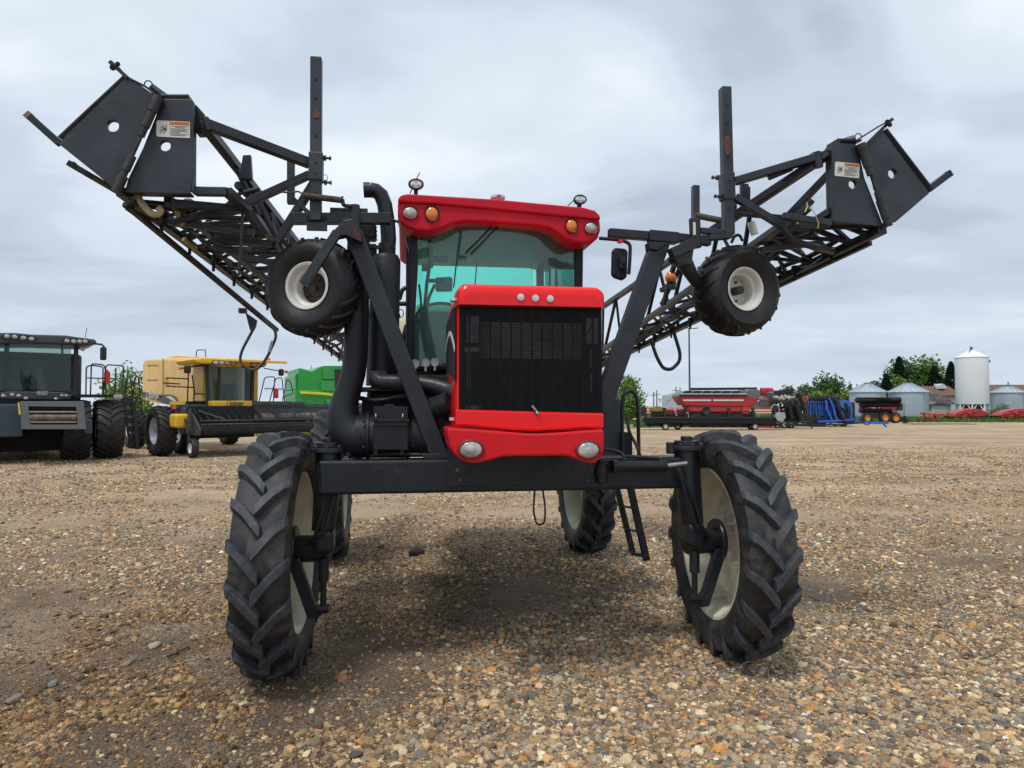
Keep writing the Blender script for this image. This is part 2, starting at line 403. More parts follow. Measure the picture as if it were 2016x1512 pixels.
# streaks drawn out by traffic across the yard
mpx=N(t,'ShaderNodeMapping'); L(t,g_,mpx.inputs[0]); mpx.inputs['Rotation'].default_value=(0,0,R(-7)); mpx.inputs['Scale'].default_value=(.12,.9,1)
st=noise(t,mpx.outputs[0],.9,6,.6,.6)
soil=ramp(t,sm,[(.3,(.115,.068,.036)),(.7,(.25,.155,.088))])
peb=mixc(t,ramp(t,mid,[(.42,0),(.58,1)]),cb_,ca)
cov=ramp(t,math_(t,'ADD',math_(t,'MULTIPLY',mid,.6),math_(t,'MULTIPLY',big,.4)),[(.36,.35),(.56,.9)])
near=mixc(t,cov,soil,peb)
tan=ramp(t,st,[(.33,(.46,.315,.18)),(.5,(.58,.425,.265)),(.68,(.68,.54,.37))])
sp=N(t,'ShaderNodeSeparateXYZ'); L(t,g_,sp.inputs[0])
fy=N(t,'ShaderNodeMapRange'); L(t,sp.outputs[1],fy.inputs[0]); fy.inputs[1].default_value=6; fy.inputs[2].default_value=17; fy.interpolation_type='SMOOTHSTEP'; fy.inputs[4].default_value=.82
c_=mixc(t,fy.outputs[0],near,tan)
c_=mixc(t,ramp(t,st,[(.38,.18),(.5,0)]),c_,(.22,.14,.085))
# machine's shade and damp earth below it, painted dark into the soil colour
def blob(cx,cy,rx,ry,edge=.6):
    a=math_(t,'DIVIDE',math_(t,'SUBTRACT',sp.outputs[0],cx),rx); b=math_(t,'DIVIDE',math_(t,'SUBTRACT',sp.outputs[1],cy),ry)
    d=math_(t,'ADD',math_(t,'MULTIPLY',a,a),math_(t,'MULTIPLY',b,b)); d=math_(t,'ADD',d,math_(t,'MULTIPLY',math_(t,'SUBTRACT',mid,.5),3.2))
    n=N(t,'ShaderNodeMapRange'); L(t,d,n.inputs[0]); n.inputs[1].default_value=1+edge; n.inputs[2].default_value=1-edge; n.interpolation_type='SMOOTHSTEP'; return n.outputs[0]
wet=math_(t,'MAXIMUM',blob(-.4,6.8,1.8,1.4),math_(t,'MULTIPLY',blob(-2.2,3.9,2.1,1.6,.9),.75))  # first blob: painted shade with damp; second, lower left: damp earth only
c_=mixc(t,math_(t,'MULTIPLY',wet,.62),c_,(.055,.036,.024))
gw=ramp(t,math_(t,'ADD',math_(t,'MULTIPLY',big,.5),math_(t,'MULTIPLY',mid,.5)),[(.3,.62),(.7,1.22)])
mm=N(t,'ShaderNodeMix'); mm.data_type='RGBA'; mm.blend_type='MULTIPLY'; mm.inputs[0].default_value=1; L(t,c_,mm.inputs[6]); L(t,gw,mm.inputs[7])
def track(y0,sl,w_):
    d=math_(t,'SUBTRACT',math_(t,'SUBTRACT',sp.outputs[1],y0),math_(t,'MULTIPLY',sp.outputs[0],sl)); d=math_(t,'ADD',d,math_(t,'MULTIPLY',math_(t,'SUBTRACT',mid,.5),1.4)); d=math_(t,'DIVIDE',d,w_)
    return math_(t,'EXPONENT',math_(t,'MULTIPLY',math_(t,'MULTIPLY',d,d),-1.0))
tr_=math_(t,'MAXIMUM',track(11.6,.05,.9),math_(t,'MAXIMUM',track(14.5,.1,.7),track(21,-.06,1.2)))
trk=mixc(t,math_(t,'MULTIPLY',tr_,.4),mm.outputs[2],(.54,.39,.235)); trk=mixc(t,math_(t,'MULTIPLY',track(17.5,.02,.5),.3),trk,(.20,.125,.07))
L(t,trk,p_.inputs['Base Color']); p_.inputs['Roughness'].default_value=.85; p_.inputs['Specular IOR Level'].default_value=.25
hgt=math_(t,'ADD',math_(t,'MULTIPLY',va.outputs['Distance'],-1.0),math_(t,'MULTIPLY',vb.outputs['Distance'],-.6))
hgt=math_(t,'ADD',hgt,math_(t,'MULTIPLY',sm,1.2))
bp=N(t,'ShaderNodeBump'); bp.inputs['Strength'].default_value=.9; bp.inputs['Distance'].default_value=.016; L(t,hgt,bp.inputs['Height']); L(t,bp.outputs[0],p_.inputs['Normal'])
me.materials.append(gm); go=bpy.data.objects.new('ground',me); COL.objects.link(go); tag(go,kind='structure')

# ------------------------------------------------------------------ loose gravel (one stuff object, geometry nodes)
def vnoise(x,y,seed):
    r=np.random.default_rng(seed); g=r.random((64,64)); xi=np.floor(x).astype(int); yi=np.floor(y).astype(int)
    fx=x-xi; fy=y-yi; fx=fx*fx*(3-2*fx); fy=fy*fy*(3-2*fy)
    a=g[xi%64,yi%64]; b=g[(xi+1)%64,yi%64]; c=g[xi%64,(yi+1)%64]; d=g[(xi+1)%64,(yi+1)%64]
    return (a*(1-fx)+b*fx)*(1-fy)+(c*(1-fx)+d*fx)*fy
def fnoise(x,y,s): return .5*vnoise(x,y,s)+.3*vnoise(x*2.1,y*2.1,s+1)+.2*vnoise(x*4.3,y*4.3,s+2)
NG=680000
dm=2.4*(30/2.4)**(rng.random(NG)**1.3)       # log-spaced depth
xx=(rng.random(NG)*2-1)*(dm*.80+1.3)
dens=fnoise(xx*.75+20,dm*.75+3,11)+.30*np.clip(xx/2.2+.1,-1,1)*np.clip((6.5-dm)/2,0,1)+.05
keep=rng.random(NG)<np.clip((dens-.36)/.20,.09,1)*np.clip((34-dm)/14,0,1)*(1-.75*np.exp(-((dm-11.6-.05*xx)/.8)**2))*(1-.6*np.exp(-((dm-6.9-.12*xx)/.22)**2))*(1-.7*np.exp(-((dm-14.5-.1*xx)/.7)**2))
xx=xx[keep]; dm=dm[keep]; n=len(xx)
sz=rng.lognormal(math.log(.0068),.48,n); sz=np.clip(sz,.0035,.034)*(1+np.clip((dm-7)/16,0,.9))
sz=np.clip(sz,0,.03)
bigm=rng.random(n)<.003; sz=np.where(bigm,rng.uniform(.018,.034,n),sz)
zz=gh(xx,dm)+sz*.22
mg=bpy.data.meshes.new('gravel_stones'); mg.from_pydata(np.stack([xx,dm,zz],1).tolist(),[],[])
scl=np.stack([sz*rng.uniform(.9,1.45,n),sz*rng.uniform(.75,1.1,n),sz*rng.uniform(.5,.9,n)],1)
rot=np.stack([rng.normal(0,.25,n),rng.normal(0,.25,n),rng.random(n)*6.28],1)
pal=np.array([(0.150,0.115,0.084),(0.255,0.175,0.109),(0.360,0.245,0.147),(0.225,0.207,0.186),(0.495,0.329,0.173),(0.390,0.322,0.237),(0.600,0.434,0.262),(0.150,0.150,0.150),(0.540,0.287,0.109),(0.645,0.525,0.365),(0.700,0.665,0.512),(0.450,0.245,0.160),(0.315,0.287,0.250),(0.700,0.700,0.640),(0.435,0.301,0.186)])
pw=np.array([9,9,10,11,7,14,7,8,2.6,8,4.2,2.5,12,1.3,8]); ci=rng.choice(len(pal),n,p=pw/pw.sum())
colr=pal[ci]*rng.uniform(.62,1.25,(n,1))*np.array([1.07,1.0,.86]); 
damp_shade_m=np.clip(1.3-(((xx+.4)/1.5)**2+((dm-6.6)/1.2)**2)-2*(fnoise(xx*2,dm*2,30)-.5),0,1)
colr=colr*(1-.5*damp_shade_m[:,None])  # stones under the machine darkened for its shade and the damp
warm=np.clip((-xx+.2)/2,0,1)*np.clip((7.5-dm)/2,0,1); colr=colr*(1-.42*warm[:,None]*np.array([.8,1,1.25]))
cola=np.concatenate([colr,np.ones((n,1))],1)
for nm,tp,arr,fld in(('scl','FLOAT_VECTOR',scl,'vector'),('rot','FLOAT_VECTOR',rot,'vector'),('col','FLOAT_COLOR',cola,'color')):
    a=mg.attributes.new(nm,tp,'POINT'); a.data.foreach_set(fld,arr.ravel())
a=mg.attributes.new('idx','INT','POINT'); a.data.foreach_set('value',rng.integers(0,7,n).astype(np.int32))
sm_=bpy.data.materials.new('gravel_stone'); sm_.use_nodes=True; t=sm_.node_tree; t.nodes.clear()
o_=N(t,'ShaderNodeOutputMaterial'); p_=N(t,'ShaderNodeBsdfPrincipled'); L(t,p_.outputs[0],o_.inputs[0])
at=N(t,'ShaderNodeAttribute'); at.attribute_type='INSTANCER'; at.attribute_name='col'
gc=N(t,'ShaderNodeTexCoord').outputs['Object']; f=noise(t,gc,2.2,5,.65); v_=ramp(t,f,[(.3,.72),(.7,1.2)])
L(t,mixc(t,1,at.outputs['Color'],v_,'MULTIPLY'),p_.inputs['Base Color']); p_.inputs['Roughness'].default_value=.7; p_.inputs['Specular IOR Level'].default_value=.3
ng=bpy.data.node_groups.new('gravel_scatter','GeometryNodeTree')
ng.interface.new_socket('Geometry',in_out='INPUT',socket_type='NodeSocketGeometry'); ng.interface.new_socket('Geometry',in_out='OUTPUT',socket_type='NodeSocketGeometry')
gi=ng.nodes.new('NodeGroupInput'); gout=ng.nodes.new('NodeGroupOutput')
def gn(tp,**k): return N(ng,tp,**k)
jn=gn('GeometryNodeJoinGeometry')
for k in range(7):
    ic=gn('GeometryNodeMeshIcoSphere'); ic.inputs['Radius'].default_value=1; ic.inputs['Subdivisions'].default_value=3
    ps=gn('GeometryNodeInputPosition'); ad=gn('ShaderNodeVectorMath',op='ADD'); L(ng,ps.outputs[0],ad.inputs[0]); ad.inputs[1].default_value=(k*7.3,k*3.1,k*5.7)
    no=gn('ShaderNodeTexNoise'); no.inputs['Scale'].default_value=.9; no.inputs['Detail'].default_value=2.0; L(ng,ad.outputs[0],no.inputs['Vector'])
    sb=gn('ShaderNodeVectorMath',op='SUBTRACT'); L(ng,no.outputs['Color'],sb.inputs[0]); sb.inputs[1].default_value=(.5,.5,.5)
    sc2=gn('ShaderNodeVectorMath',op='SCALE'); L(ng,sb.outputs[0],sc2.inputs[0]); sc2.inputs['Scale'].default_value=1.5
    sp2=gn('GeometryNodeSetPosition'); L(ng,ic.outputs[0],sp2.inputs[0]); L(ng,sc2.outputs[0],sp2.inputs['Offset'])
    g2=gn('GeometryNodeGeometryToInstance'); L(ng,sp2.outputs[0],g2.inputs[0]); L(ng,g2.outputs[0],jn.inputs[0])
iop=gn('GeometryNodeInstanceOnPoints'); L(ng,gi.outputs[0],iop.inputs['Points'])
smt=gn('GeometryNodeSetMaterial'); smt.inputs['Material'].default_value=sm_; L(ng,jn.outputs[0],smt.inputs[0])
L(ng,smt.outputs[0],iop.inputs['Instance']); iop.inputs['Pick Instance'].default_value=True
def named(nm,dt):
    a=gn('GeometryNodeInputNamedAttribute'); a.data_type=dt; a.inputs['Name'].default_value=nm; return a.outputs[0]
L(ng,named('idx','INT'),iop.inputs['Instance Index'])
er=gn('FunctionNodeEulerToRotation'); L(ng,named('rot','FLOAT_VECTOR'),er.inputs[0]); L(ng,er.outputs[0],iop.inputs['Rotation'])
L(ng,named('scl','FLOAT_VECTOR'),iop.inputs['Scale']); L(ng,iop.outputs[0],gout.inputs[0])
mg.materials.append(sm_)
gs=bpy.data.objects.new('gravel_stones',mg); COL.objects.link(gs); mdf=gs.modifiers.new('scatter','NODES'); mdf.node_group=ng
tag(gs,'loose brown, grey and cream gravel stones scattered over the yard','gravel',kind='stuff')

# a clod of dirt, some larger stones and a stick lying on the gravel
def stone(name,label,cat,px,py,size,col,seed,flat=.6,group=None):
    m=Frame((0,0,0),0).g(px,py); r=random.Random(seed)
    bm=bmesh.new(); bmesh.ops.create_icosphere(bm,subdivisions=3,radius=1)
    from mathutils import noise as mn
    for v in bm.verts:
        d=mn.noise_vector(v.co*.9+Vector((seed*3.1,0,0)))*.45+mn.noise_vector(v.co*2.6+Vector((seed*1.7,4,0)))*.10
        v.co=(v.co+d); v.co=Vector((v.co.x*size,v.co.y*size*.7,v.co.z*size*flat))
    for f in bm.faces: f.smooth=True
    me=bpy.data.meshes.new(name); bm.to_mesh(me); bm.free(); me.materials.append(mat(name+'_surface',col,.8,var=.2,vscale=30,dirt=.55,dscale=20,damt=.4,bump=.5,bscale=90))
    o=bpy.data.objects.new(name,me); COL.objects.link(o); o.location=(m.x,m.y,float(gh(m.x,m.y))+size*flat*.35); o.rotation_euler=(0,0,r.random()*6)
    return tag(o,label,cat,group)
SG='larger stones on the gravel'
stone('stone','oblong pale stone near the left edge of the rut','stone',305,1277,.050,(.42,.37,.27),3,.5,SG)
stone('stone','dark green-grey oval stone left of the front tyre','stone',266,1303,.046,(.13,.14,.11),5,.6,SG)
stone('stone','smooth grey stone at the lower left of the yard','stone',103,1358,.038,(.22,.22,.20),7,.6,SG)
stone('stone','flat brown-grey stone at the far lower left edge','stone',32,1388,.055,(.20,.17,.13),8,.5,SG)
stone('stone','large tan stone at the bottom centre of the picture','stone',1170,1490,.046,(.30,.25,.17),9,.6,SG)
stone('stone','whitish stone below the machine in front of the right rear wheel','stone',968,1012,.055,(.45,.40,.28),10,.6,SG)
stone('stone','round yellowish stone right behind the left front tyre','stone',645,1426,.030,(.40,.28,.12),12,.7,SG)
stone('stone','tan stone standing by the right front tyre','stone',1500,1330,.034,(.40,.34,.24),13,.7,SG)
stone('stone','grey flat stone out on the right of the yard','stone',1772,1050,.075,(.24,.23,.20),14,.3,SG)
stone('stone','pale flat stone at the right edge of the yard','stone',1962,1062,.07,(.40,.34,.24),15,.35,SG)
cl_=[stone('dirt_clod','brown lump of dirt under the machine between the wheels','clod',820,1092,.11,(.045,.035,.027),21,.75)]
m_=MB(); q=[Frame((0,0,0),0).g(x,y) for x,y in((330,1302),(350,1293),(372,1283))]
m_.tube([Vector((p.x,p.y,float(gh(p.x,p.y))+.02)) for p in q],[.007,.008,.005],8)
tag(m_.build('stick',M['rust']),'thin dark stick lying on the gravel left of the front tyre','stick')
# ------------------------------------------------------------------ the red sprayer
SF=Frame((0,4.87,0),R(8.7)); m=SF.p
S=thing('crop_sprayer','tall red and black self-propelled field sprayer with folded booms, facing the camera','sprayer',SF.o,SF.yaw)
def seg(mb,a,b,w,h=None): mb.beam(m(*a),m(*b),w,h); return mb
M['hinge']=mat('dark_hinge_steel',(.030,.028,.028),.6,var=.5,vscale=14,dirt=.55,dscale=10,damt=.5,dcol=(.09,.06,.045))
B=M['black']; BR=M['black_rust']; BM_=M['boom']; BV=.006
# wheels
def wheel(px,depth,R_,W,rr,n,off,name='wheel',fy=None,lm=None,tm=None,steer=0):
    p=ground_at(px,depth); l=SF.m@(p-SF.o)
    e=bpy.data.objects.new(name,None); COL.objects.link(e); e.parent=S; e.location=(l.x,l.y,R_-.012); e.rotation_euler=(0,0,steer)
    a=MB(); tyre_into(a,R_,W,rr,.054); ty=a.build('tyre',tm or M['rubber'],e)
    a=MB(); lugs_into(a,R_,W,rr,.054,n,wb=.096,wt=.064,sweep=.235,steps=7); lo=a.build('tread_lugs',lm or M['lug'],e,bevel=.009)
    ro=MB(); rim_into(ro,rr,W,off); ro.build('rim',M['cream'],e)
    return l
WL=wheel(558,4.75,.795,.335,.515,19,-.09,steer=R(-2))
WR=wheel(1427,5.08,.795,.335,.515,19,.09,steer=R(-2))
RL=wheel(655,8.26,.86,.36,.53,20,-.09)
RR_=wheel(1150,8.62,.82,.36,.53,20,.09)
# front axle
ax=MB(); a=m(648,905,0); b=m(1352,905,0); c=m(700,969,0)
zt,zb=a.z,c.z-.003; ax.box(((WL.x+WR.x)/2-.02,.0,(zt+zb)/2),(WR.x-WL.x-.55,.22,zt-zb)); ax.build('front_axle',B,S,bevel=.02,seg=3)
AXZ=(zt+zb)/2
pl=MB(); q1=m(880,905,-.125); q2=m(1180,953,-.125); pl.bb((q1.x,-.128,q2.z),(q2.x,-.112,zt+.09)); pl.bb((q1.x+.02,-.11,zt),(q2.x-.02,.2,zt+.1)); pl.build('axle_cover_plate',B,S,bevel=.005)
# kingpin legs and hubs
def leg(W,s):
    x=W.x-s*.30; y=W.y
    k=MB()
    # tapered leg tube from axle top down to hub
    k.tube([(x-s*-.0,y-.02,zt+.05),(x,y-.03,AXZ),(x+s*.03,y-.05,.92)],[.085,.092,.075],20)
    k.build('kingpin_leg',B,S)
    c=MB(); c.cyl((x,y-.02,zt+.045),(x,y-.02,zt+.075),.125,24); c.cyl((x,y-.02,zt+.075),(x,y-.02,zt+.11),.085,24); c.cyl((x,y-.02,zt+.11),(x,y-.02,zt+.14),.04,12)
    c.cyl((x-s*.13,y-.05,zt+.02),(x-s*.13,y-.05,zt+.10),.03,10); c.build('kingpin_cap',BR,S,bevel=.004)
    h=MB(); h.cyl((x-s*.02,y-.05,.80),(x+s*.20,y-.02,.80),.088,28); h.cyl((x+s*.20,y-.02,.80),(x+s*.24,y-.02,.80),.15,28); h.build('wheel_motor',B,S,bevel=.012)
    br=MB(); br.box((x+s*.02,y-.05,.86),(.13,.2,.16)); br.build('motor_bracket',B,S,bevel=.035,seg=4)
    r=MB(); r.cyl((x+s*.02,y-.10,.75),(x+s*.02,y-.10,.60),.035,14); r.cyl((x+s*.02,y-.10,.62),(x+s*.02,y-.10,.42),.02,12); r.cyl((x+s*.02-.035,y-.10,.42),(x+s*.02+.035,y-.10,.42),.03,12); r.build('suspension_rod',B,S)
    t=MB(); 
    t.prism([(x+s*.005,y-.12,.40),(x+s*.06,y-.12,.36),(x+s*.12,y-.12,.37),(x+s*.25,y-.12,.74),(x+s*.17,y-.12,.76),(x+s*.07,y-.12,.46)],(0,.05,0)); t.build('hub_arm',B,S,bevel=.008)
leg(WL,-1); leg(WR,1)
# steering cylinder and hoses on the right half of the axle
st_=MB(); st_.cyl(m(1208,918,-.16),m(1312,917,-.16),.036,20); st_.cyl(m(1205,918,-.16),m(1215,918,-.16),.045,20); st_.build('steering_cylinder',B,S,bevel=.004)
st_=MB(); st_.cyl(m(1312,917,-.16),m(1352,912,-.16),.016,12); st_.build('cylinder_rod',M['steel'],S)
st_=MB(); st_.cyl(m(1185,912,-.15),m(1185,950,-.15),.036,16); st_.cyl(m(1185,920,-.15),m(1185,938,-.15),.046,16); st_.cyl(m(1185,912,-.15),m(1185,904,-.15),.02,10); st_.build('cylinder_pivot',B,S,bevel=.004)
hz_=MB(); hz_.tube(fillet([m(1188,884,-.1),m(1215,888,-.1),m(1228,895,-.14),m(1228,912,-.16)],.05),.012,8); hz3=MB(); hz3.tube(fillet([m(1228,898,-.12),m(1300,902,-.14),m(1302,912,-.16)],.03),.011,8)
hz2=MB(); hz2.tube(fillet([m(1262,905,.1),m(1255,880,.1),m(1238,850,.2),m(1235,820,.3)],.05),.012,8); split_build([hz_,hz2,hz3],'hydraulic_hose',M['hose'],S)
# strap loop hanging below the engine
hs=MB(); hs.tube(fillet([m(1052,915,.2),m(1053,960,.2),m(1050,1010,.2),m(1058,1035,.2),m(1072,1030,.2),m(1074,1000,.2),m(1066,950,.2),m(1064,915,.2)],.06),.007,6); hs.build('hanging_strap',M['hose'],S)
# chassis frame
ch=MB()
for u in(-.42,.30): ch.bb((u-.05,.05,1.18),(u+.05,4.3,1.38))
ch.bb((-.42,.9,1.2),(.3,1.0,1.36)); ch.bb((-.42,3.4,1.2),(.3,3.6,1.36)); ch.build('chassis_frame',B,S,bevel=.01)
ra=MB(); ra.box(((RL.x+RR_.x)/2,3.62,1.25),(RR_.x-RL.x-.55,.2,.2)); ra.build('rear_axle',B,S,bevel=.01)
for W_,s in((RL,-1),(RR_,1)): ra=MB(); ra.tube([(W_.x-s*.28,W_.y,1.35),(W_.x-s*.24,W_.y,.84)],.085,16); ra.cyl((W_.x-s*.28,W_.y,.84),(W_.x-s*.06,W_.y,.84),.09,20); ra.build('rear_leg',B,S)
# engine bay bulk under the cab
eb=MB(); p1=m(722,770,.35); p2=m(1180,905,.35); eb.bb((p1.x,.35,zt+.03),(p2.x,1.9,p1.z)); eb.build('cab_base',M['plastic'],S,bevel=.02)
eb=MB(); p1=m(700,755,.18); eb.bb((m(712,800,.2).x,.2,zt+.02),(m(880,800,.2).x,.34,m(800,785,.2).z)); eb.build('engine_side_panel',M['dark'],S,bevel=.01)
eb=MB(); eb.bb((m(700,762,.3).x,.15,m(700,770,.15).z),(m(865,762,.3).x,.6,m(700,762,.15).z)); eb.bb((m(808,740,.3).x,.28,m(700,752,.3).z),(m(890,740,.3).x,.42,m(700,738,.3).z)); eb.build('step_plate',B,S,bevel=.004)
# ------------------------------------------------------------------ hood
M['cooler']=mat('galvanised_frame',(.6,.6,.62),.5,.0,var=.3,vscale=20)
zt1=m(1040,562,-.64).z; zl=m(1040,602,-.66).z; x0=m(899,700,-.62).x; x1=m(1189,700,-.62).x; hb=m(1040,848,-.6).z; cxh=(x0+x1)/2; wh=x1-x0
def sec(y,inset,zlo,zhi,r=.085,w=wh):
    pts=[(x+cxh,y,z) for x,z in rounded(w-2*inset,zhi-zlo-inset,r,6,0,(zhi+zlo-inset)/2)]
    return pts
def sec(y,inset,zlo,zhi,r=.085,w=wh):
    hw=w/2-inset; top=zhi-inset; pts=[(cxh-hw,y,zlo),(cxh+hw,y,zlo)]
    for k in range(9): a=PI/2*k/8; pts.append((cxh+hw-r+r*math.cos(a),y,top-r+r*math.sin(a)))
    for k in range(9): a=PI/2+PI/2*k/8; pts.append((cxh-hw+r+r*math.cos(a),y,top-r+r*math.sin(a)))
    return pts
h=MB(); h.loft([sec(-.575,.012,hb,zt1-.01),sec(-.56,.004,hb,zt1-.004),sec(-.3,.0,hb,zt1),sec(.0,.0,hb,zt1+.015),sec(.36,.0,hb,zt1-.03)],True); HOOD=h.build('hood',M['red'],S)
h=MB(); h.loft([sec(-.668,.035,zl-.0,zt1-.022,.05),sec(-.662,.016,zl-.0,zt1-.010,.055),sec(-.645,.005,zl-.0,zt1+.0,.06),sec(-.60,.0,zl,zt1+.006,.062),sec(-.45,-.003,zl,zt1+.008,.062)],True)
h.build('hood_nose',M['red'],HOOD)
# lower red band
h=MB(); pts=[]
zq=m(1000,808,-.63).z
for px,py in((897,806),(1189,814),(1189,844)): pts.append(m(px,py,-.64))
for px,py in((1150,843),(1100,847),(1055,849),(1010,848),(960,843),(920,839),(897,838)): pts.append(m(px,py,-.64))
h.prism(pts,(0,.22,0)); h.build('hood_lower_band',M['red'],HOOD,bevel=.012,seg=3)
# hood side swoosh: dark panel with a pale edge on the side of the hood
h=MB(); xs=x0-.002
def side(y,z): return (xs,y,z)
zA=m(890,622,-.3).z; zB=m(890,738,-.3).z
h.prism([side(-.56,zA+.02),side(-.3,zA+.05),side(.1,zA+.02),side(.34,zA),side(.34,zB+.06),side(.1,zB+.03),side(-.2,zB),side(-.56,zB-.05)],(-.004,0,0)); h.build('hood_side_panel',M['plastic'],HOOD)
h=MB(); zc=(zA+zB)/2+.05
arc=[(xs-.005,-.56+.9*k/12,zc-.09+.14*math.sin(k/12*PI*.9)) for k in range(13)]
h.loft([[(a[0],a[1],a[2]+.012),(a[0]-.004,a[1],a[2]+.012),(a[0]-.004,a[1],a[2]-.02),(a[0],a[1],a[2]-.02)] for a in arc]); h.build('hood_side_stripe',M['label'],HOOD)
# grille: recess, radiator, fins, screen
g=MB(); gy0=-.60
xa=m(904,700,gy0).x; xb=m(1186,700,gy0).x; za=m(1040,604,gy0).z; zb_=m(1040,812,gy0).z
g.bb((xa,-.583,zb_),(xb,-.577,za)); GR=g.build('grille_backing',M['dark'],HOOD)
g=MB()
for k in range(20):
    z=za-.10-(za-zb_-.14)*(k/19)*.42; g.tube([(xa+.12,-.5905,z),(xb-.12,-.5905,z)],.0032,6)
g.build('radiator_fins',mat('radiator_metal',(.75,.75,.77),.5,.0,var=.35,vscale=5),HOOD)
g=MB()
for u,za_,zb2 in((xa+.045,.06,.22),(xb-.10,.06,.22),(xa+.05,.27,.50),(xb-.075,.25,.36),(xb-.075,.40,.52)):
    w_=.075 if za_<.1 else .02; g=MB(); g.box((u+w_/2,-.589,za-(za_+zb2)/2),(w_,.006,(zb2-za_))); g.build('cooler_frame',M['cooler'],HOOD)
g=MB(); g.beam((xa+.06,-.586,za-.08),(cxh-.05,-.586,zb_+.01),.012,.008); g.beam((xb-.06,-.586,za-.10),(cxh+.05,-.586,zb_+.01),.012,.008)
for k in range(13):
    x=xa+.06+(xb-xa-.12)*k/12; g.beam((x,-.598,za),(x,-.598,zb_),.010,.003)
g.build('grille_ribs',mat('rib_grey',(.045,.048,.052),.5),HOOD)
g=MB(); g.box((xa+.08,-.5855,za-.262),(.092,.003,.026)); g.box((xa+.09,-.5855,zb_+.028),(.088,.003,.026)); g.build('shiny_bracket',M['steel'],HOOD)
g=MB(); g.prism([(xb-.175,-.5995,za-.285),(xb-.155,-.5995,za-.285),(xb-.165,-.5995,za-.262)],(0,-.0015,0)); g.build('warning_triangle',M['label'],HOOD)
g=MB(); n_=16; sc=[]
for k in range(n_+1):
    t_=k/n_; x=xa+(xb-xa)*t_; e=min(t_,1-t_)*n_; y=-.602-.012*min(1,e/1.5); sc.append([(x,y,za+.004),(x,y,zb_-.004),(x,y+.002,zb_-.004),(x,y+.002,za+.004)])
g.loft(sc); g.build('grille_screen',M['screen'],HOOD)
g=MB(); g.cyl(m(1055,808,-.64),m(1060,818,-.655),.01,8); g.box(m(1051,803,-.65),(.035,.01,.012),ry=R(50)); g.build('hood_latch',M['steel'],HOOD)
g=MB()
for px,py in((896,591),(893,825)): g.box(m(px,py,-.55)+Vector((-.012,0,0)),(.03,.06,.02)); 
g.build('side_latch',M['chrome'],HOOD,bevel=.003)
for px,py in((1025,585),(1054,587),(1083,588)):
    g=MB(); c=m(px,py,-.672); g.lathe([(0,.0205),(-.005,.0205),(-.0055,.013),(-.010,.012),(-.011,.001)],c,(0,1,0),20); g.build('round_badge',M['chrome'],HOOD)
# bumper with headlights
b_=MB(); P=[(880,843),(897,843.5),(930,845),(980,849),(1030,853),(1060,854),(1100,852),(1150,848),(1189,846),(1190,862),(1189,890),(1184,902),(1172,911),(1158,911),(1140,906),(1122,899),(1105,897),(1060,898),(1020,898),(990,899),(968,905),(945,911),(925,911),(908,906),(895,895),(886,880),(882,860)]
b_.prism([m(x,y,-.70) for x,y in P],(0,.42,0)); BU=b_.build('bumper',M['red_bumper'],S,bevel=.013,seg=3)
for px,py in((927,885),(1158,886)):
    c=m(px,py,-.703); e=MB(); e.lathe([(.03,.085),(-.008,.080),(-.012,.070),(-.004,.066),(.01,.064)],c,(0,1,0),36,up=(0,0,1)); e.v=[(x,y,c.z+(z-c.z)*.74) for x,y,z in e.v]; e.build('headlight_rim',mat('dark_red_recess',(.25,.006,.012),.4),BU)
    e=MB(); e.lathe([(.0,.066),(-.008,.062),(-.016,.045),(-.020,.02),(-.021,.001)],c,(0,1,0),36,up=(0,0,1)); e.v=[(x,y,c.z+(z-c.z)*.74) for x,y,z in e.v]; e.build('headlight',M['lamp'],BU)
    e=MB(); e.lathe([(-.019,.026),(-.0235,.018),(-.024,.001)],c,(0,1,0),24); e.build('headlight_bulb',M['lamp'],BU)
# ------------------------------------------------------------------ cab
CB=MB()
vF=.52; vR=1.95
Lt=m(812,455,vF); Lb=m(806,722,vF); Rt=m(1142,485,vF); Rb_=m(1136,722,vF)
def pil(mb,a,b,w,d): mb.beam(a,b,w,d)
CB.beam(Lt+Vector((.01,0,.05)),Lb,.06,.07,up=(0,1,0)); CB.beam(Rt+Vector((-.01,0,.05)),Rb_,.06,.07,up=(0,1,0))
bk=Vector((0,vR-vF,0)); CB.beam(Lt+bk+Vector((.04,0,.1)),Lb+bk,.07,.07,up=(0,1,0)); CB.beam(Rt+bk+Vector((-.04,0,.1)),Rb_+bk,.07,.07,up=(0,1,0))
mid=Vector((0,.85,0)); CB.beam(Lt+mid+Vector((-.02,0,.1)),Lb+mid,.05,.05,up=(0,1,0)); CB.beam(Rt+mid+Vector((.02,0,.1)),Rb_+mid,.05,.05,up=(0,1,0))
zbot=Lb.z; ztop=m(975,445,vF).z
CB.bb((Lb.x,vF-.03,zbot-.03),(Rb_.x,vF+.04,zbot+.03)); CB.bb((Lb.x,vR-.05,zbot-.03),(Rb_.x,vR+.05,zbot+.03))
CAB=CB.build('cab_frame',M['plastic'],S,bevel=.012)
e=MB(); xl=Lb.x+.03; xr=Rb_.x-.03; sc=[]
for k in range(13):
    t_=k/12; x=xl+(xr-xl)*t_; y=vF-.02-.10*math.sin(PI*t_)**.8
    sc.append([(x,y,ztop+.02),(x,y,zbot),(x,y+.006,zbot),(x,y+.006,ztop+.02)])
e.loft(sc); e.build('windscreen',M['glass_front'],CAB)
e=MB(); e.bb((xl+.05,vR-.003,m(980,640,vR).z),(xr-.05,vR+.003,ztop+.10)); e.build('rear_window',M['glass'],CAB)
for X,s in((Lt.x-.0,-1),(Rt.x,1)):
    e=MB(); e.bb((X-.004,vF+.05,zbot),(X+.004,vR-.05,ztop)); e.build('side_window',M['glass'],CAB)
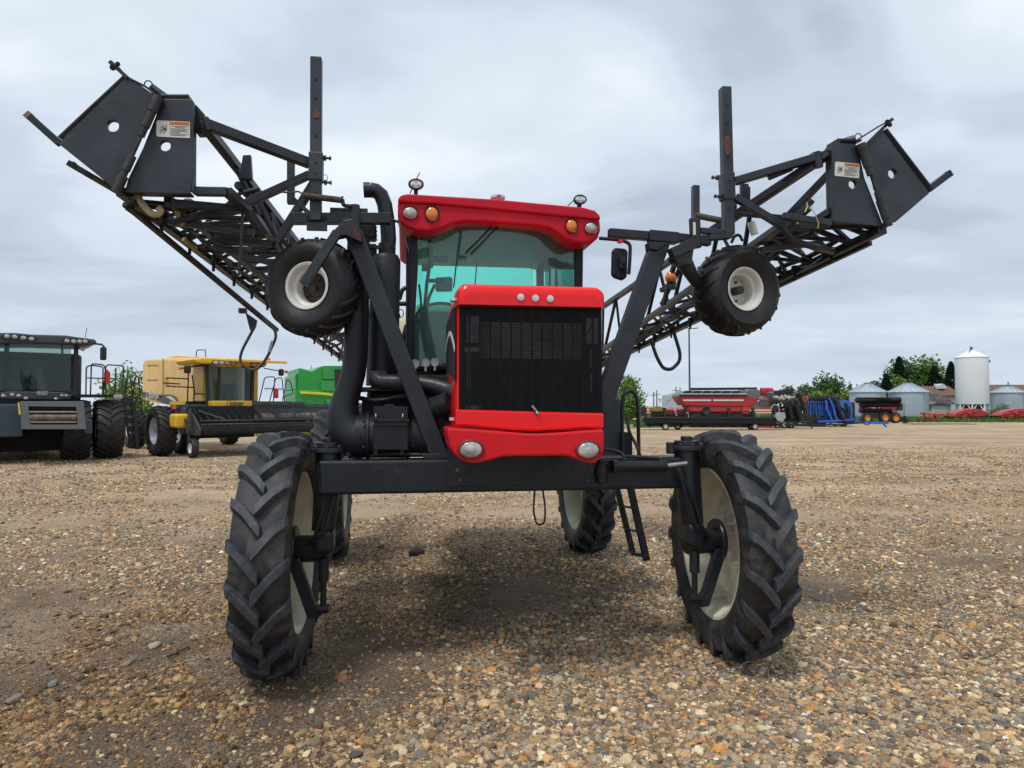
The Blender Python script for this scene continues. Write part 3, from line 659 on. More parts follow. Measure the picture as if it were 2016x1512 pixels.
# interior
e=MB(); zr=m(980,632,vR).z; e.bb((Lb.x,vR-.08,zbot),(Rb_.x,vR-.05,zr)); e.bb((Lb.x,vF+.1,zbot-.02),(Rb_.x,vR-.1,zbot+.02)); e.build('cab_floor_and_rear_wall',M['cabin'],CAB)
e=MB(); e.bb((Lb.x+.02,vF+.02,ztop+.015),(Rb_.x-.02,vR,ztop+.05)); e.bb((Lb.x+.03,vR-.10,m(980,508,vR-.1).z),(Rb_.x-.03,vR-.06,ztop+.02))
e.prism([(Lb.x+.02,vF-.02,ztop+.03),(Rb_.x-.02,vF-.02,ztop+.03),(Rb_.x-.02,vF-.02,ztop-.04),(Rb_.x-.12,vF-.02,ztop-.0),(Lb.x+.14,vF-.02,ztop-.0),(Lb.x+.02,vF-.02,ztop-.03)],(0,.05,0)); e.build('headliner',M['liner'],CAB)
e=MB(); c=m(960,640,1.3); e.box((c.x,1.35,zbot+.22),(.5,.45,.14)); e.box((c.x,1.58,zbot+.42),(.46,.13,.42)); e.build('seat',M['cabin'],CAB,bevel=.04,seg=3)
e=MB(); e.beam(m(868,730,.75),m(868,625,.85),.14,.14); e.tube([m(870,625,.85)+Vector((.20*math.cos(a),.05*math.sin(a),.20*math.sin(a)*.6)) for a in np.linspace(0,2*PI,25)],.014,8); e.build('steering_wheel',M['hose'],CAB)
e=MB(); e.box(m(874,560,.75),(.13,.05,.11),rz=R(-20)); e.box(m(868,510,.8),(.11,.03,.05)); e.build('monitor',M['cabin'],CAB,bevel=.01)
e=MB(); e.box(m(848,505,.72),(.035,.06,.17)); e.tube([m(846,460,.7),m(846,520,.7),m(840,560,.7),m(833,650,.7),m(836,715,.7)],.014,8); e.box(m(838,527,.72),(.06,.05,.05)); e.box(m(858,553,.74),(.12,.04,.025))
e.tube(fillet([m(856,560,.74),m(842,590,.74),m(838,640,.7)],.1),.012,8); e.tube(fillet([m(825,560,.7),m(830,600,.7),m(826,640,.7)],.1),.008,8); e.build('instrument_arm',M['hose'],CAB)
e=MB(); c=m(862,640,.9); e.box(c+Vector((0,0,-.05)),(.30,.35,.28)); e.build('dash_console',mat('teal_console',(.05,.10,.085),.5,var=.3),CAB,bevel=.03)
e=MB(); e.tube(fillet([m(1108,570,1.2),m(1115,545,1.2),m(1130,532,1.2),m(1140,545,1.2)],.1),.018,8); e.tube([m(1096,480,1.5),m(1098,565,1.5)],.016,8); e.tube([m(940,500,1.9),m(935,566,1.9)],.006,6); e.build('grab_rail',M['hose'],CAB)
# wiper
e=MB(); 
e.tube([m(972,442,vF-.13),m(916,498,vF-.14)],.006,6); e.tube([m(984,442,vF-.13),m(926,500,vF-.14)],.006,6); e.box(m(976,441,vF-.12),(.09,.05,.035)); e.beam(m(902,504,vF-.14),m(918,506,vF-.14),.012)
e.beam(m(907,453,vF-.14),m(900,505,vF-.14),.014,.01); e.beam(m(900,505,vF-.14),m(893,566,vF-.14),.010,.008); e.build('wiper',M['hose'],CAB)
# roof
vV=.28
RP=[(797,384),(850,386),(930,393),(980,397),(1060,404),(1120,409),(1160,413),(1176,420),(1182,436),(1183,452),(1178,468),(1168,477),(1150,480),(1130,478),(1112,470),(1096,458),(1080,450),(1055,445),(1000,441),(960,438),(915,437),(895,440),(878,447),(862,453),(838,456),(818,454),(800,447),(788,438),(783,422),(783,402),(788,390)]
e=MB(); e.prism([m(x,y,vV) for x,y in RP],(0,.30,0)); RO=e.build('roof_visor',M['red_matt'],CAB,bevel=.024,seg=4)
e=MB(); TP=[(790,383),(803,381),(980,392),(1150,408),(1172,414),(1182,424),(1183,433),(1100,425),(980,413),(860,402),(783,398),(784,390)]
e.prism([m(x,y,vV-.022) for x,y in TP],(0,.20,0)); e.build('roof_lip',M['red_matt'],RO,bevel=.016,seg=4)
e=MB(); a=m(786,400,vV+.2); b=m(1181,440,vV+.2); tz=m(980,393,vV).z; TPs=[(796,383),(980,394),(1168,414),(1180,432),(1178,450),(1150,460),(1115,449),(980,444),(850,440),(800,438),(785,425),(785,395)]
e.prism([m(x,y,vV+.2) for x,y in TPs],(0,1.65,0)); e.build('roof_shell',M['red_matt'],CAB,bevel=.04,seg=4)
def lampdisc(px,py,v,rx,rz,mt,name,par,ring=None,depth=.02):
    c=m(px,py,v); e=MB(); e.lathe([(.02,1),(-.3*depth,1*.97),(-.7*depth,.75),(-depth,.4),(-depth*1.05,.01)],(0,0,0),(0,1,0),28)
    e.v=[(c.x+x*rx,c.y+y,c.z+z*rz) for x,y,z in e.v]; o=e.build(name,mt,par)
    if ring:
        e=MB(); e.lathe([(.025,1.0),(-.010,1.18),(-.014,1.12),(-.010,1.0)],(0,0,0),(0,1,0),28); e.v=[(c.x+x*rx,c.y+y,c.z+z*rz) for x,y,z in e.v]; e.build('lamp_bezel',ring,par)
    return o
DR=bpy.data.materials['dark_red_recess']
lampdisc(807,419,vV-.004,.052,.042,M['lamp'],'roof_light',RO,DR); lampdisc(1163,449,vV-.004,.047,.041,M['lamp'],'roof_light',RO,DR)
lampdisc(850,421,vV-.004,.046,.050,M['amber'],'amber_light',RO,M['hose']); lampdisc(1125,445,vV-.004,.042,.048,M['amber'],'amber_light',RO,M['hose'])
for px,py,r_ in((819,363,.058),(1142,393,.052)):
    c=m(px,py,.5); e=MB(); e.lathe([(.07,.35),(.05,.75),(.01,1),(-.01,1.0),(-.014,.88),(-.004,.84)],(0,0,0),(0,1,0),28); e.v=[(c.x+x*r_,c.y+y,c.z+z*r_*.72) for x,y,z in e.v]
    e.box(c+Vector((0,.03,-.06)),(.03,.03,.06)); wl=e.build('work_light_housing',M['hose'],RO)
    e=MB(); e.lathe([(.0,.85),(-.008,.7),(-.009,.01)],(0,0,0),(0,1,0),28); e.v=[(c.x+x*r_,c.y+y-.002,c.z+z*r_*.72) for x,y,z in e.v]; e.build('work_light_lens',M['lamp'],RO)
    e=MB()
    for s in(-1,1): e.lathe([(-.012,.018),(-.014,.010),(-.016,.001)],c+Vector((s*.022,0,0)),(0,1,0),16)
    e.build('work_light_bulb',M['chrome'],RO)
e=MB(); c=m(980,391,.75); e.lathe([(0,.045),(.02,.06),(.04,.055),(.05,.001)],c-Vector((0,0,.02)),(0,0,1),28); e.build('gps_dome',mat('dome_plastic',(.62,.5,.45),.4),RO)
e=MB(); e.box(c+Vector((0,-.06,.005)),(.03,.004,.012)); e.build('dome_label',mat('blue_label',(.05,.1,.4),.5),RO)
e=MB(); e.tube([m(807,381,.5),m(826,340,.6)],.004,6); e.tube([m(1118,405,.5),m(1130,394,.5)],.004,6); e.build('antenna',M['hose'],RO)
# left side mirror housing (edge on) and right mirror
e=MB(); e.prism([m(797,450,.75),m(812,450,.75),m(812,495,.75),m(806,498,.75),m(799,470,.75)],(0,.08,0)); e.build('mirror',M['hose'],S,bevel=.01)
e=MB(); e.tube(fillet([m(1180,469,.6),m(1225,473,.6),m(1241,480,.6),m(1240,512,.6),m(1238,540,.6)],.05),.014,10); MA=e.build('mirror_arm',M['hose'],S)
e=MB(); pts=[m(x,y,.6) for x,y in((1211,487),(1232,489),(1237,495),(1235,545),(1228,551),(1212,546),(1206,540),(1207,494))]; e.prism(pts,(0,.06,0)); e.build('mirror_housing',M['plastic'],MA,bevel=.012)
e=MB(); e.box(m(1226,518,.57),(.055,.03,.09)); e.cyl(m(1229,517,.56),m(1229,517,.54),.018,12); e.build('mirror_mount',M['hose'],MA,bevel=.004)
e=MB(); e.box(m(1221,474,.59),(.035,.04,.035)); e.build('red_clamp',M['redpl'],MA)
# round gauges below the windscreen
for px,py in((796,714),(817,716),(838,714),(856,713)):
    c=m(px,py,.20); e=MB(); e.lathe([(.03,.02),(.0,.030),(-.012,.030),(-.012,.026),(-.006,.024),(-.006,.001)],c,(0,1,0),20); e.beam(c,c-Vector((0,0,.06)),.015); e.build('round_marker_lamp',M['steel'],S)
# ------------------------------------------------------------------ stacks, air intake
e=MB(); e.tube([m(729,374,.3),m(740,376,.3),m(750,384,.3),m(757,402,.3),m(763,440,.3),m(765,470,.3),m(763,500,.3)],.054,20,caps=False)
e.tube([m(716,374,.3),m(729,374,.3)],.054,20,caps=False); e.build('exhaust_pipe',M['black'],S)
e=MB(); e.tube([m(762,480,.3),m(762,505,.3)],.060,24); e.tube([m(760,503,.3),m(760,512,.3),m(752,760,.3)],[.085,.103,.112],28); e.tube([m(756,618,.3),m(756,624,.3)],.114,28,caps=False); e.build('muffler',M['plastic'],S)
e=MB(); e.beam(m(724,487,.28),m(779,487,.28),.05,.02); e.cyl(m(735,487,.24),m(735,487,.26),.01,8); e.cyl(m(770,487,.24),m(770,487,.26),.01,8); e.build('stack_bracket',B,S)
e=MB(); e.bb(m(706,440,.36),m(742,478,.50)); e.build('intake_screen_box',M['plastic'],S,bevel=.015)
e=MB()
for i in range(7):
    for j in range(8):
        c=m(712+i*4.6+(j%2)*2.3,443+j*4.2,.357); e.lathe([(0,.0050),(.001,.0001)],c,(0,-1,0),8)
e.build('screen_holes',M['dark'],S)
e=MB(); e.bb(m(705,478,.36),m(742,520,.46)); e.build('intake_box_base',M['plastic'],S,bevel=.01)
e=MB(); pr_=[(706,470,.075),(704,560,.080),(702,640,.082),(700,700,.082),(696,735,.082),(688,762,.084),(679,790,.092),(675,815,.108),(680,840,.128),(692,855,.145),(708,858,.150),(716,858,.150)]
e.tube([m(x,y,.12) for x,y,_ in pr_],[c for _,_,c in pr_],28); e.build('intake_pipe',M['plastic'],S)
e=MB(); y_=.12; a=m(700,858,y_); b=m(838,858,y_); rz_=.155
e.prism([m(x,y,y_-.175) for x,y in((736,800),(757,800),(758,796),(775,796),(776,800),(803,801),(803,886),(736,885))],(0,.12,0)); e.box(m(769,828,y_-.178),(.25,.02,.016)); e.box(m(769,836,y_-.178),(.22,.012,.012)); e.box(m(716,830,y_-.15),(.02,.02,.02)); e.box(m(716,880,y_-.15),(.02,.02,.02))
e.tube([a,m(722,858,y_)],.15,28); e.tube([m(722,858,y_),m(728,858,y_)],.165,28); e.tube([m(728,858,y_),m(800,858,y_)],.150,28); e.tube([m(800,858,y_),m(806,858,y_)],.163,28); e.tube([m(806,858,y_),b],.14,28)
for px in(740,792):
    for py in(822,840,868,880): e.box(m(px,py,y_-.15),(.035,.02,.022))
    e.box(m(px,858,y_-.150),(.028,.012,.26))
e.build('air_cleaner',M['plastic'],S,bevel=.003)
e=MB()
for px in(740,793): e.tube([m(px,814,y_-.18),m(px,824,y_-.19)],.006,6); e.tube([m(px,814,y_-.15),m(px,824,y_-.16)],.005,6); e.tube([m(px-3,818,y_-.155),m(px+3,818,y_-.155)],.004,6)
e.build('air_cleaner_clip',M['steel'],S)
e=MB(); e.tube(fillet([m(738,742,.12),m(748,752,.10),m(800,752,.05),m(850,758,.0),m(885,768,-.05),m(898,775,-.1)],.1),.052,18); e.build('turbo_pipe',M['black_rust'],S)
e=MB(); e.box(m(745,736,.14),(.11,.1,.035)); e.build('pipe_flange',M['rust'],S,bevel=.004)
e=MB(); e.tube(fillet([m(845,870,.1),m(842,820,.08),m(850,805,.02),m(890,790,-.1)],.12),.075,18); e.tube(fillet([m(842,840,.3),m(848,870,.3),m(880,895,.2)],.1),.05,12); e.build('air_hose',M['hose'],S)
e=MB(); e.bb(m(848,845,.0),m(890,858,.3)); e.bb(m(835,870,.05),m(884,890,.3)); e.bb((m(858,800,.25).x,.2,zt+.02),(m(900,800,.25).x,.34,m(858,740,.25).z)); e.build('engine_mount',B,S,bevel=.006)
# cream tank behind the cab
e=MB(); tz1=m(800,598,2.3).z; tz0=1.42; sc=[]
xa_,xb2=m(783,650,2.3).x,m(1150,650,2.3).x; cxx=(xa_+xb2)/2; ww=xb2-xa_
for y,i in((2.1,.10),(2.14,.04),(2.25,0),(4.1,0),(4.25,.06),(4.3,.14)):
    sc.append([(x+cxx,y,z) for x,z in rounded(ww-2*i,(tz1-tz0)-2*i,.28,7,0,(tz1+tz0)/2)])
e.loft(sc); e.build('spray_tank',M['tank'],S)
for pp,r_ in(([m(800,640,1.9),m(793,670,1.9),m(800,700,2)],.02),([m(786,590,1.2),m(792,570,1.2),m(800,566,1.2)],.018),([m(783,598,1.2),m(806,598,1.2)],.02),([m(781,612,1.0),m(792,608,1.0),m(796,620,1.0),m(784,628,1)],.004)):
    e=MB(); e.tube(fillet(pp,.06),r_,8); e.build('tank_hose',M['hose'],S)
e=MB(); e.box(m(716,660,1.0),(.06,.1,.2)); e.build('white_jug',M['label'],S,bevel=.01)
# right side fender panel, rail and ladder
e=MB(); e.prism([m(x,y,1.3) for x,y in((1185,785),(1222,783),(1224,905),(1185,905))],(0,.4,0)); e.build('side_locker',mat('grey_locker',(.055,.065,.08),.5,var=.1),S,bevel=.02)
e=MB(); e.tube(fillet([m(1226,905,1.2),m(1224,800,1.2),m(1228,776,1.2),m(1240,768,1.2),m(1252,776,1.2),m(1256,800,1.2),m(1258,905,1.2)],.2),.017,10); e.build('hand_rail',M['hose'],S)
e=MB(); e.prism([m(x,y,1.25) for x,y in((1226,850),(1245,852),(1246,905),(1226,905))],(0,.1,0)); e.build('step_box',M['plastic'],S,bevel=.01)
e=MB()
e.beam(m(1213,955,1.9),m(1247,1092,1.9),.05,.05,up=(0,1,0)); e.beam(m(1240,955,1.9),m(1273,1103,1.9),.065,.05,up=(0,1,0))
e.beam(m(1219,995,1.9),m(1250,1000,1.9),.12,.018); e.beam(m(1229,1040,1.9),m(1259,1046,1.9),.12,.018); e.beam(m(1240,1086,1.9),m(1268,1094,1.9),.16,.03)
e.build('ladder',B,S,bevel=.004)
# ------------------------------------------------------------------ boom cradle arms
e=MB(); e.beam(m(868,905,-.02),m(697,462,-.02),.115,.10,up=(0,1,0)); e.prism([m(866,893,-.08),m(826,893,-.08),m(838,905,-.08),m(870,905,-.08)],(0,.15,0)); e.build('boom_rest_strut',BR,S,bevel=.007)
e=MB(); a=m(1301,472,.0); b=m(1188,790,.0); b2=a+(b-a)*1.42; e.beam(a,b2,.125,.10,up=(0,1,0)); e.build('boom_rest_strut',BR,S,bevel=.007)
e=MB(); e.beam(m(572,431,.0),m(769,431,.0),.07,.07); e.beam(m(650,418,.03),m(724,420,.03),.03,.06); e.tube([m(769,433,.05),m(786,437,.1)],.010,8); e.build('boom_rest_bar',B,S,bevel=.008)
e=MB(); e.beam(m(1198,459,-.02),m(1275,465,-.02),.062,.062); e.beam(m(1330,468,-.02),m(1398,476,-.02),.062,.062); e.beam(m(1276,465,-.02),m(1333,470,-.02),.080,.08); e.prism([m(x,y,-.07) for x,y in((1278,475),(1318,477),(1296,493),(1280,491))],(0,.1,0)); e.build('boom_rest_bar',B,S,bevel=.007)
# ------------------------------------------------------------------ left boom
def web(mb,A,Bc,ts,r,zig=True):
    for i in range(len(ts)-1):
        a=A[0].lerp(A[1],ts[i]); b=Bc[0].lerp(Bc[1],ts[i]); c=A[0].lerp(A[1],ts[i+1]); d=Bc[0].lerp(Bc[1],ts[i+1])
        mb.beam(a,b,r)
        if zig: mb.beam(b,c,r*.8)
FAR=6.4
A=(m(237,378,-.28),m(700,726,FAR)); Bc=(m(330,392,-.15),m(722,712,FAR)); C=(m(478,402,.0),m(738,700,FAR)); D=(m(402,246,-.25),m(735,672,FAR))
e=MB(); e.beam(*A,.056,.045); e.beam(*Bc,.052,.045); e.beam(*C,.052,.045); e.beam(*D,.058,.055)
ts=[.02,.045,.07,.10,.13,.165,.2,.24,.29,.34,.4,.46,.53,.6,.68,.76,.85,.95]
web(e,Bc,C,ts,.034); web(e,A,Bc,[.03,.07,.11,.16,.21,.27,.33,.4,.48,.56,.65,.75,.85,.95],.028); web(e,D,C,[.08,.14,.2,.27,.34,.42,.51,.6,.7,.8,.92],.030); web(e,D,A,[.13,.2,.28,.37,.47,.58,.7,.85],.026); web(e,A,C,[.02,.08,.15,.23,.32,.43,.55,.7,.85],.026)
LB_=e.build('boom_truss',BM_,S,bevel=.004,label='left boom truss with dark hoses inside')
e=MB()
e.beam(m(404,244,-.26),m(610,322,.0),.062,.06); e.beam(m(478,404,-.02),m(610,344,.0),.056,.05); e.beam(m(625,350,.02),m(545,478,.05),.058,.05); e.beam(m(578,392,.02),m(627,437,.0),.028,.03)
e.beam(m(520,462,.1),m(478,403,.0),.05,.05); e.beam(m(384,377,-.27),m(448,378,-.27),.055,.05); e.beam(m(446,376,-.27),m(486,412,-.02),.06,.05); e.beam(m(340,400,-.2),m(480,412,-.02),.05,.045); e.beam(m(340,440,0),m(470,400,-.02),.04,.04)
e.beam(m(330,436,.02),m(500,460,.05),.045,.04); e.beam(m(420,470,.3),m(540,480,.1),.045,.04); e.beam(m(420,485,.35),m(540,520,.2),.04,.04)
e.beam(m(478,412,-.03),m(472,530,-.03),.02,.015); e.beam(m(512,372,.1),m(480,380,.1),.05,.02); e.beam(m(490,372,.2),m(560,500,.3),.05,.02)
e.build('boom_brace',BR,S,bevel=.005)
e=MB(); e.prism([m(x,y,.2) for x,y in((478,305),(493,304),(496,352),(470,352))],(0,.05,0)); e.prism([m(x,y,-.2) for x,y in((385,205),(402,224),(410,245),(398,262),(386,262),(384,240))],(0,.08,0)); e.cyl(m(404,232,-.27),m(412,258,-.27),.022,10); e.build('boom_hinge_plate',BR,S,bevel=.004)
e=MB(); e.beam(m(573,318,.3),m(573,402,.3),.05,.05); e.build('short_post',M['plate'],S,bevel=.004)
# tall square post with adjustment holes
def post(px0,py0,px1,py1,v,w,holes,sleeve,lab):
    a=m(px0,py0,v); b=m(px1,py1,v); e=MB(); e.beam(a,b,w,w,up=(0,1,0)); po=e.build('adjuster_post',M['plate'],S,bevel=.009,seg=3,label=lab)
    e=MB()
    for hx,hy in holes: c=m(hx,hy,v-w/2-.0015); e.lathe([(0,.0115),(.0008,.0001)],c,(0,-1,0),14)
    e.build('post_holes',M['dark'],po)
    a=m(*sleeve[0],v); b=m(*sleeve[1],v); e=MB(); e.beam(a,b,w*1.22,w*1.22,up=(0,1,0)); so_=e.build('post_sleeve',M['plate'],po,bevel=.006)
    e=MB()
    for hx,hy in sleeve[2]: c=m(hx,hy,v-w*.61-.0015); e.lathe([(0,.008),(.0008,.0001)],c,(0,-1,0),14)
    e.build('sleeve_holes',M['dark'],po)
    e=MB()
    for (bx,by,s) in sleeve[3]: c=m(bx,by,v); e.cyl(c,c+Vector((s*.05,0,0)),.008,8); e.cyl(c+Vector((s*.04,0,0)),c+Vector((s*.052,0,0)),.014,6); e.cyl(c+Vector((s*.005,0,0)),c+Vector((s*.02,0,0)),.018,6)
    e.build('sleeve_bolts',M['rust'],po)
    return po
post(623,115,622,436,-.02,.074,[(622,156),(622,193),(622,231),(622,268),(621,381)],[(623,303),(622,358),[(621,320),(621,341)],[(636,311,1),(637,359,1)]],'left adjuster post')
e=MB(); e.beam(m(604,440,-.02),m(644,441,-.02),.03,.09); e.tube(fillet([m(636,345,-.05),m(644,344,-.05),m(645,356,-.05),m(634,357,-.05)],.01),.002,5); e.build('post_foot',BR,S)
e=MB(); e.tube([m(598,385,-.08),m(672,394,-.08)],.021,12)
spo=e.build('tension_spring',M['rust'],S)
e=MB(); e.tube(fillet([m(555,378,-.08),m(572,380,-.08),m(588,376,-.08),m(598,384,-.08)],.02),.006,6); e.tube([m(672,394,-.08),m(675,386,-.08)],.006,6); e.build('spring_hook',M['rust'],spo)
e=MB(); e.tube(fillet([m(674,392,-.08),m(676,405,-.08),m(692,406,-.06)],.02),.014,8); e.tube([m(697,404,-.03),m(700,460,-.03)],.038,14); e.prism([m(x,y,-.06) for x,y in((690,402),(704,404),(706,432),(672,434),(688,420))],(0,.06,0)); e.build('pivot_bracket',BR,S,bevel=.004)
# gauge wheel hanger
e=MB(); e.prism([m(x,y,-.20) for x,y in((650,460),(677,433),(694,431),(712,456),(712,474),(700,472),(681,462),(650,468))],(0,.10,0)); e.beam(m(664,458,-.22),m(598,560,-.26),.058,.045,up=(0,1,0)); e.build('gauge_wheel_arm',BR,S,bevel=.004)
e=MB(); e.prism([m(x,y,-.205) for x,y in((692,438),(711,462),(711,476),(697,468))],(0,-.004,0)); e.build('red_reflector',mat('dull_reflector',(.06,.012,.018),.4),S)
def gwheel(px,py,v,Rr,W,rr,az,lab,ribs,hub_out):
    c=m(px,py,v); e=bpy.data.objects.new('gauge_wheel',None); COL.objects.link(e); e.parent=S; e.location=c; e['label']=lab
    # local X axis of the wheel points along the visible face
    e.rotation_euler=(0,0,az-SF.yaw)
    pr=[(W*.30,rr),(W*.36,rr+.02),(W*.46,rr+.06),(W*.50,rr+.11),(W*.48,Rr-.055),(W*.42,Rr-.025),(W*.3,Rr-.008),(W*.12,Rr),(0,Rr+.002)]
    full=pr+[(-x,r) for x,r in reversed(pr[:-1])]+[(-W*.28,rr-.01),(W*.28,rr-.01)]
    a=MB(); a.lathe(full,(0,0,0),(1,0,0),64,closed=True); a.build('tyre',M['rubber_new'],e)
    a=MB()
    for s in(-1,1):
        for k in range(ribs):
            a0=2*PI*(k+(.5 if s>0 else 0))/ribs; secs=[]
            for i in range(8):
                t_=i/7; x=s*(-.01+W*.47*t_); ang=a0+.30*t_**1.1; r0=Rr+.002
                for (xa1,ra1),(xb1,rb1) in zip(pr[::-1][:-1],pr[::-1][1:]):
                    if xa1<=abs(x)<=xb1: r0=ra1+(rb1-ra1)*(abs(x)-xa1)/(xb1-xa1+1e-9)
                q=[]
                for rr_2,wd in((r0-.004,.019),(r0+.014,.008),(r0+.014,-.008),(r0-.004,-.019)):
                    an=ang+wd/Rr; q.append(Vector((x,-math.cos(an)*rr_2,math.sin(an)*rr_2)))
                secs.append(q)
            a.loft(secs,smooth=False)
    a.build('tread_bars',M['rubber_new'],e)
    a=MB(); a.lathe([(W*.37,rr+.012),(W*.38,rr+.006),(W*.36,rr-.008),(W*.28,rr-.016),(W*.20,rr-.02),(W*.16,rr-.038),(W*.02,rr-.046),(-W*.3,rr-.03),(-W*.37,rr+.012),(-W*.38,rr+.006)],(0,0,0),(1,0,0),48)
    a.build('rim',M['white_rim'],e)
    a=MB(); dx=-W*.12; a.lathe([(dx,rr-.044),(dx,.06),(dx+.01,.05),(dx+.01,.001)] ,(0,0,0),(1,0,0),48); hb2=a.build('wheel_disc',M['white_rim'] if hub_out else mat('brown_dirty_disc',(.045,.035,.03),.7,var=.4,vscale=12),e)
    a=MB(); a.cyl((dx,0,0),(dx+(.09 if hub_out else .05),0,0),.032 if hub_out else .022,16)
    for k in range(5):
        t_=2*PI*k/5; a.cyl((dx,math.cos(t_)*.075,math.sin(t_)*.075),(dx+.016,math.cos(t_)*.075,math.sin(t_)*.075),.009,6)
    a.build('hub',M['rust'],e)
    return e
gwheel(619,567,.12,.325,.27,.148,-PI/2-R(15),'left gauge wheel with white rim hanging under the boom',18,False)
gwheel(1449,573,.18,.325,.30,.152,-PI/2+R(22),'right gauge wheel with white rim hanging under the boom',18,True)
def liner(px,py,v,r_,par):
    c=m(px,py,v); e=MB(); e.lathe([(.0,r_*.93),(.032,r_*.93),(.032,r_*.99),(.0,r_*.99)],c,(0,1,0),24,closed=True); e.build('hole_liner',BR,par)
# ------------------------------------------------------------------ tip plates (left)
def circ(px,py,v,r,n=18,k=1): return [m(px,py,v)+Vector((r*math.cos(2*PI*i/n),0,r*k*math.sin(2*PI*i/n))) for i in range(n)]
vL=-.34
e=MB(); e.prism([m(x,y,vL) for x,y in((118,282),(128,268),(247,154),(255,152),(300,184),(312,190),(232,372),(226,366),(190,341))],(0,.02,0),[circ(222,248,vL,.037)]); e.beam(m(122,276,vL+.05),m(250,156,vL+.05),.012,.10,up=(0,1,0)); e.beam(m(120,284,vL+.05),m(230,372,vL+.05),.012,.1,up=(0,1,0)); T1=e.build('breakaway_plate',M['plate'],S,bevel=.003,label='left outer tip plate with a round hole')
e=MB(); e.prism([m(x,y,vL+.01) for x,y in((320,195),(376,195),(381,200),(381,340),(374,381),(245,377),(252,352),(282,290))],(0,.02,0),[circ(325,287,vL+.01,.034)]); e.beam(m(379,200,vL+.09),m(378,378,vL+.09),.012,.14,up=(0,1,0)); e.beam(m(322,197,vL+.09),m(378,197,vL+.09),.014,.14,up=(0,1,0)); e.beam(m(246,378,vL+.09),m(376,381,vL+.09),.014,.14,up=(0,1,0)); T2=e.build('tip_plate',M['plate'],S,bevel=.003,label='left inner tip plate with the warning label')
liner(222,248,vL+.003,.0375,T1); liner(325,287,vL+.013,.0345,T2)
e=MB(); hp=lambda t_:m(313+(231-313)*t_,190+(372-190)*t_,vL-.02)
for a,b,r_ in((0,.16,.038),(.16,.33,.030),(.33,.43,.024),(.43,.66,.014),(.64,.80,.030),(.80,.88,.024),(.86,1.03,.036)): e.tube([hp(a),hp(b)],r_*.8,14)
e.build('hinge_tube',M['hinge'],S)
def warn(x0,y0,x1,y1,x2,y2,x3,y3,v,par):
    P=lambda a,b,dv=0:m(x0+(x1-x0)*a+(x3-x0)*b,y0+(y1-y0)*a+(y3-y0)*b,v-dv)
    e=MB(); q=[P(0,.08),P(.05,0),P(1,0),P(1,1),P(.03,1),P(0,.92)]; e.prism(q,(0,-.0015,0)); lb=e.build('warning_label',M['label'],par)
    e=MB(); e.prism([P(.40,.03,.0022),P(.98,.03,.0022),P(.98,.22,.0022),P(.40,.22,.0022)],(0,-.0006,0)); e.build('label_header',M['label_or'],lb)
    e=MB()
    for k,(a,b) in enumerate(((.44,.95),(.55,.85),(.42,.96),(.42,.9),(.42,.95),(.42,.7),(.42,.96),(.42,.85))): t_=.30+.08*k; e.beam(P(a,t_,.0025),P(b,t_,.0025),.0012,.0022)
    e.beam(P(.395,.02,.0025),P(.395,.98,.0025),.001,.001)
    for a in((.08,.55,.30,.5),(.12,.38,.30,.52),(.10,.75,.28,.45),(.2,.78,.30,.5),(.29,.25,.30,.62),(.18,.3,.3,.5)): e.beam(P(a[0],a[1],.0025),P(a[2],a[3],.0025),.003,.0025)
    e.prism([P(.45,.19,.003),P(.50,.19,.003),P(.475,.06,.003)],(0,-.0005,0)); e.build('label_print',M['label_tx'],lb)
    c=P(.74,.125,.0032); wd=(P(.97,.1)-P(.53,.1)).length
    d=(P(1,0)-P(0,0)); ry=-math.atan2(d.z,d.x)
    textmesh('WARNING',.022,M['label_tx'],'label_word',lb,c,(PI/2,ry,0),fit=wd,ext=.0004)
warn(308,237,374,240,374,271,308,269,vL+.008,T2)
e=MB(); a=m(118,283,vL+.03); b=m(60,231,vL+.03); e.beam(a,b,.042,.04); e.build('plate_arm',B,S,bevel=.003)
e=MB(); e.beam(b,b+(b-a).normalized()*.025,.044,.042); e.build('wood_block',mat('weathered_wood',(.2,.15,.10),.8,var=.3),S)
e=MB(); e.beam(m(135,321,vL+.1),m(245,385,vL+.1),.034,.034); e.prism([m(x,y,vL+.1) for x,y in((133,318),(146,318),(160,334),(150,332))],(0,.03,0)); e.beam(m(246,402,vL+.25),m(545,650,1.9),.034,.03)
e.prism([m(x,y,vL+.25) for x,y in((245,412),(258,411),(275,425),(262,424))],(0,.03,0)); e.build('nozzle_guard_rail',M['rust'],S)
e=MB(); e.tube(fillet([m(218,120,vL),m(232,132,vL),m(250,152,vL),m(290,172,vL),m(304,185,vL)],.03),.007,6); e.beam(m(216,122,vL),m(252,154,vL),.022,.02); e.cyl(m(222,133,vL-.02),m(222,133,vL+.04),.018,8); e.cyl(m(232,126,vL-.02),m(232,126,vL+.04),.014,8)
e.tube([m(292,166,vL)+Vector((.022*math.cos(a),0,.022*math.sin(a))) for a in np.linspace(0,2*PI*.9,16)],.004,6); e.tube([m(298,172,vL+.05),m(330,195,vL+.05)],.024,12); e.build('latch_rod',BR,S)
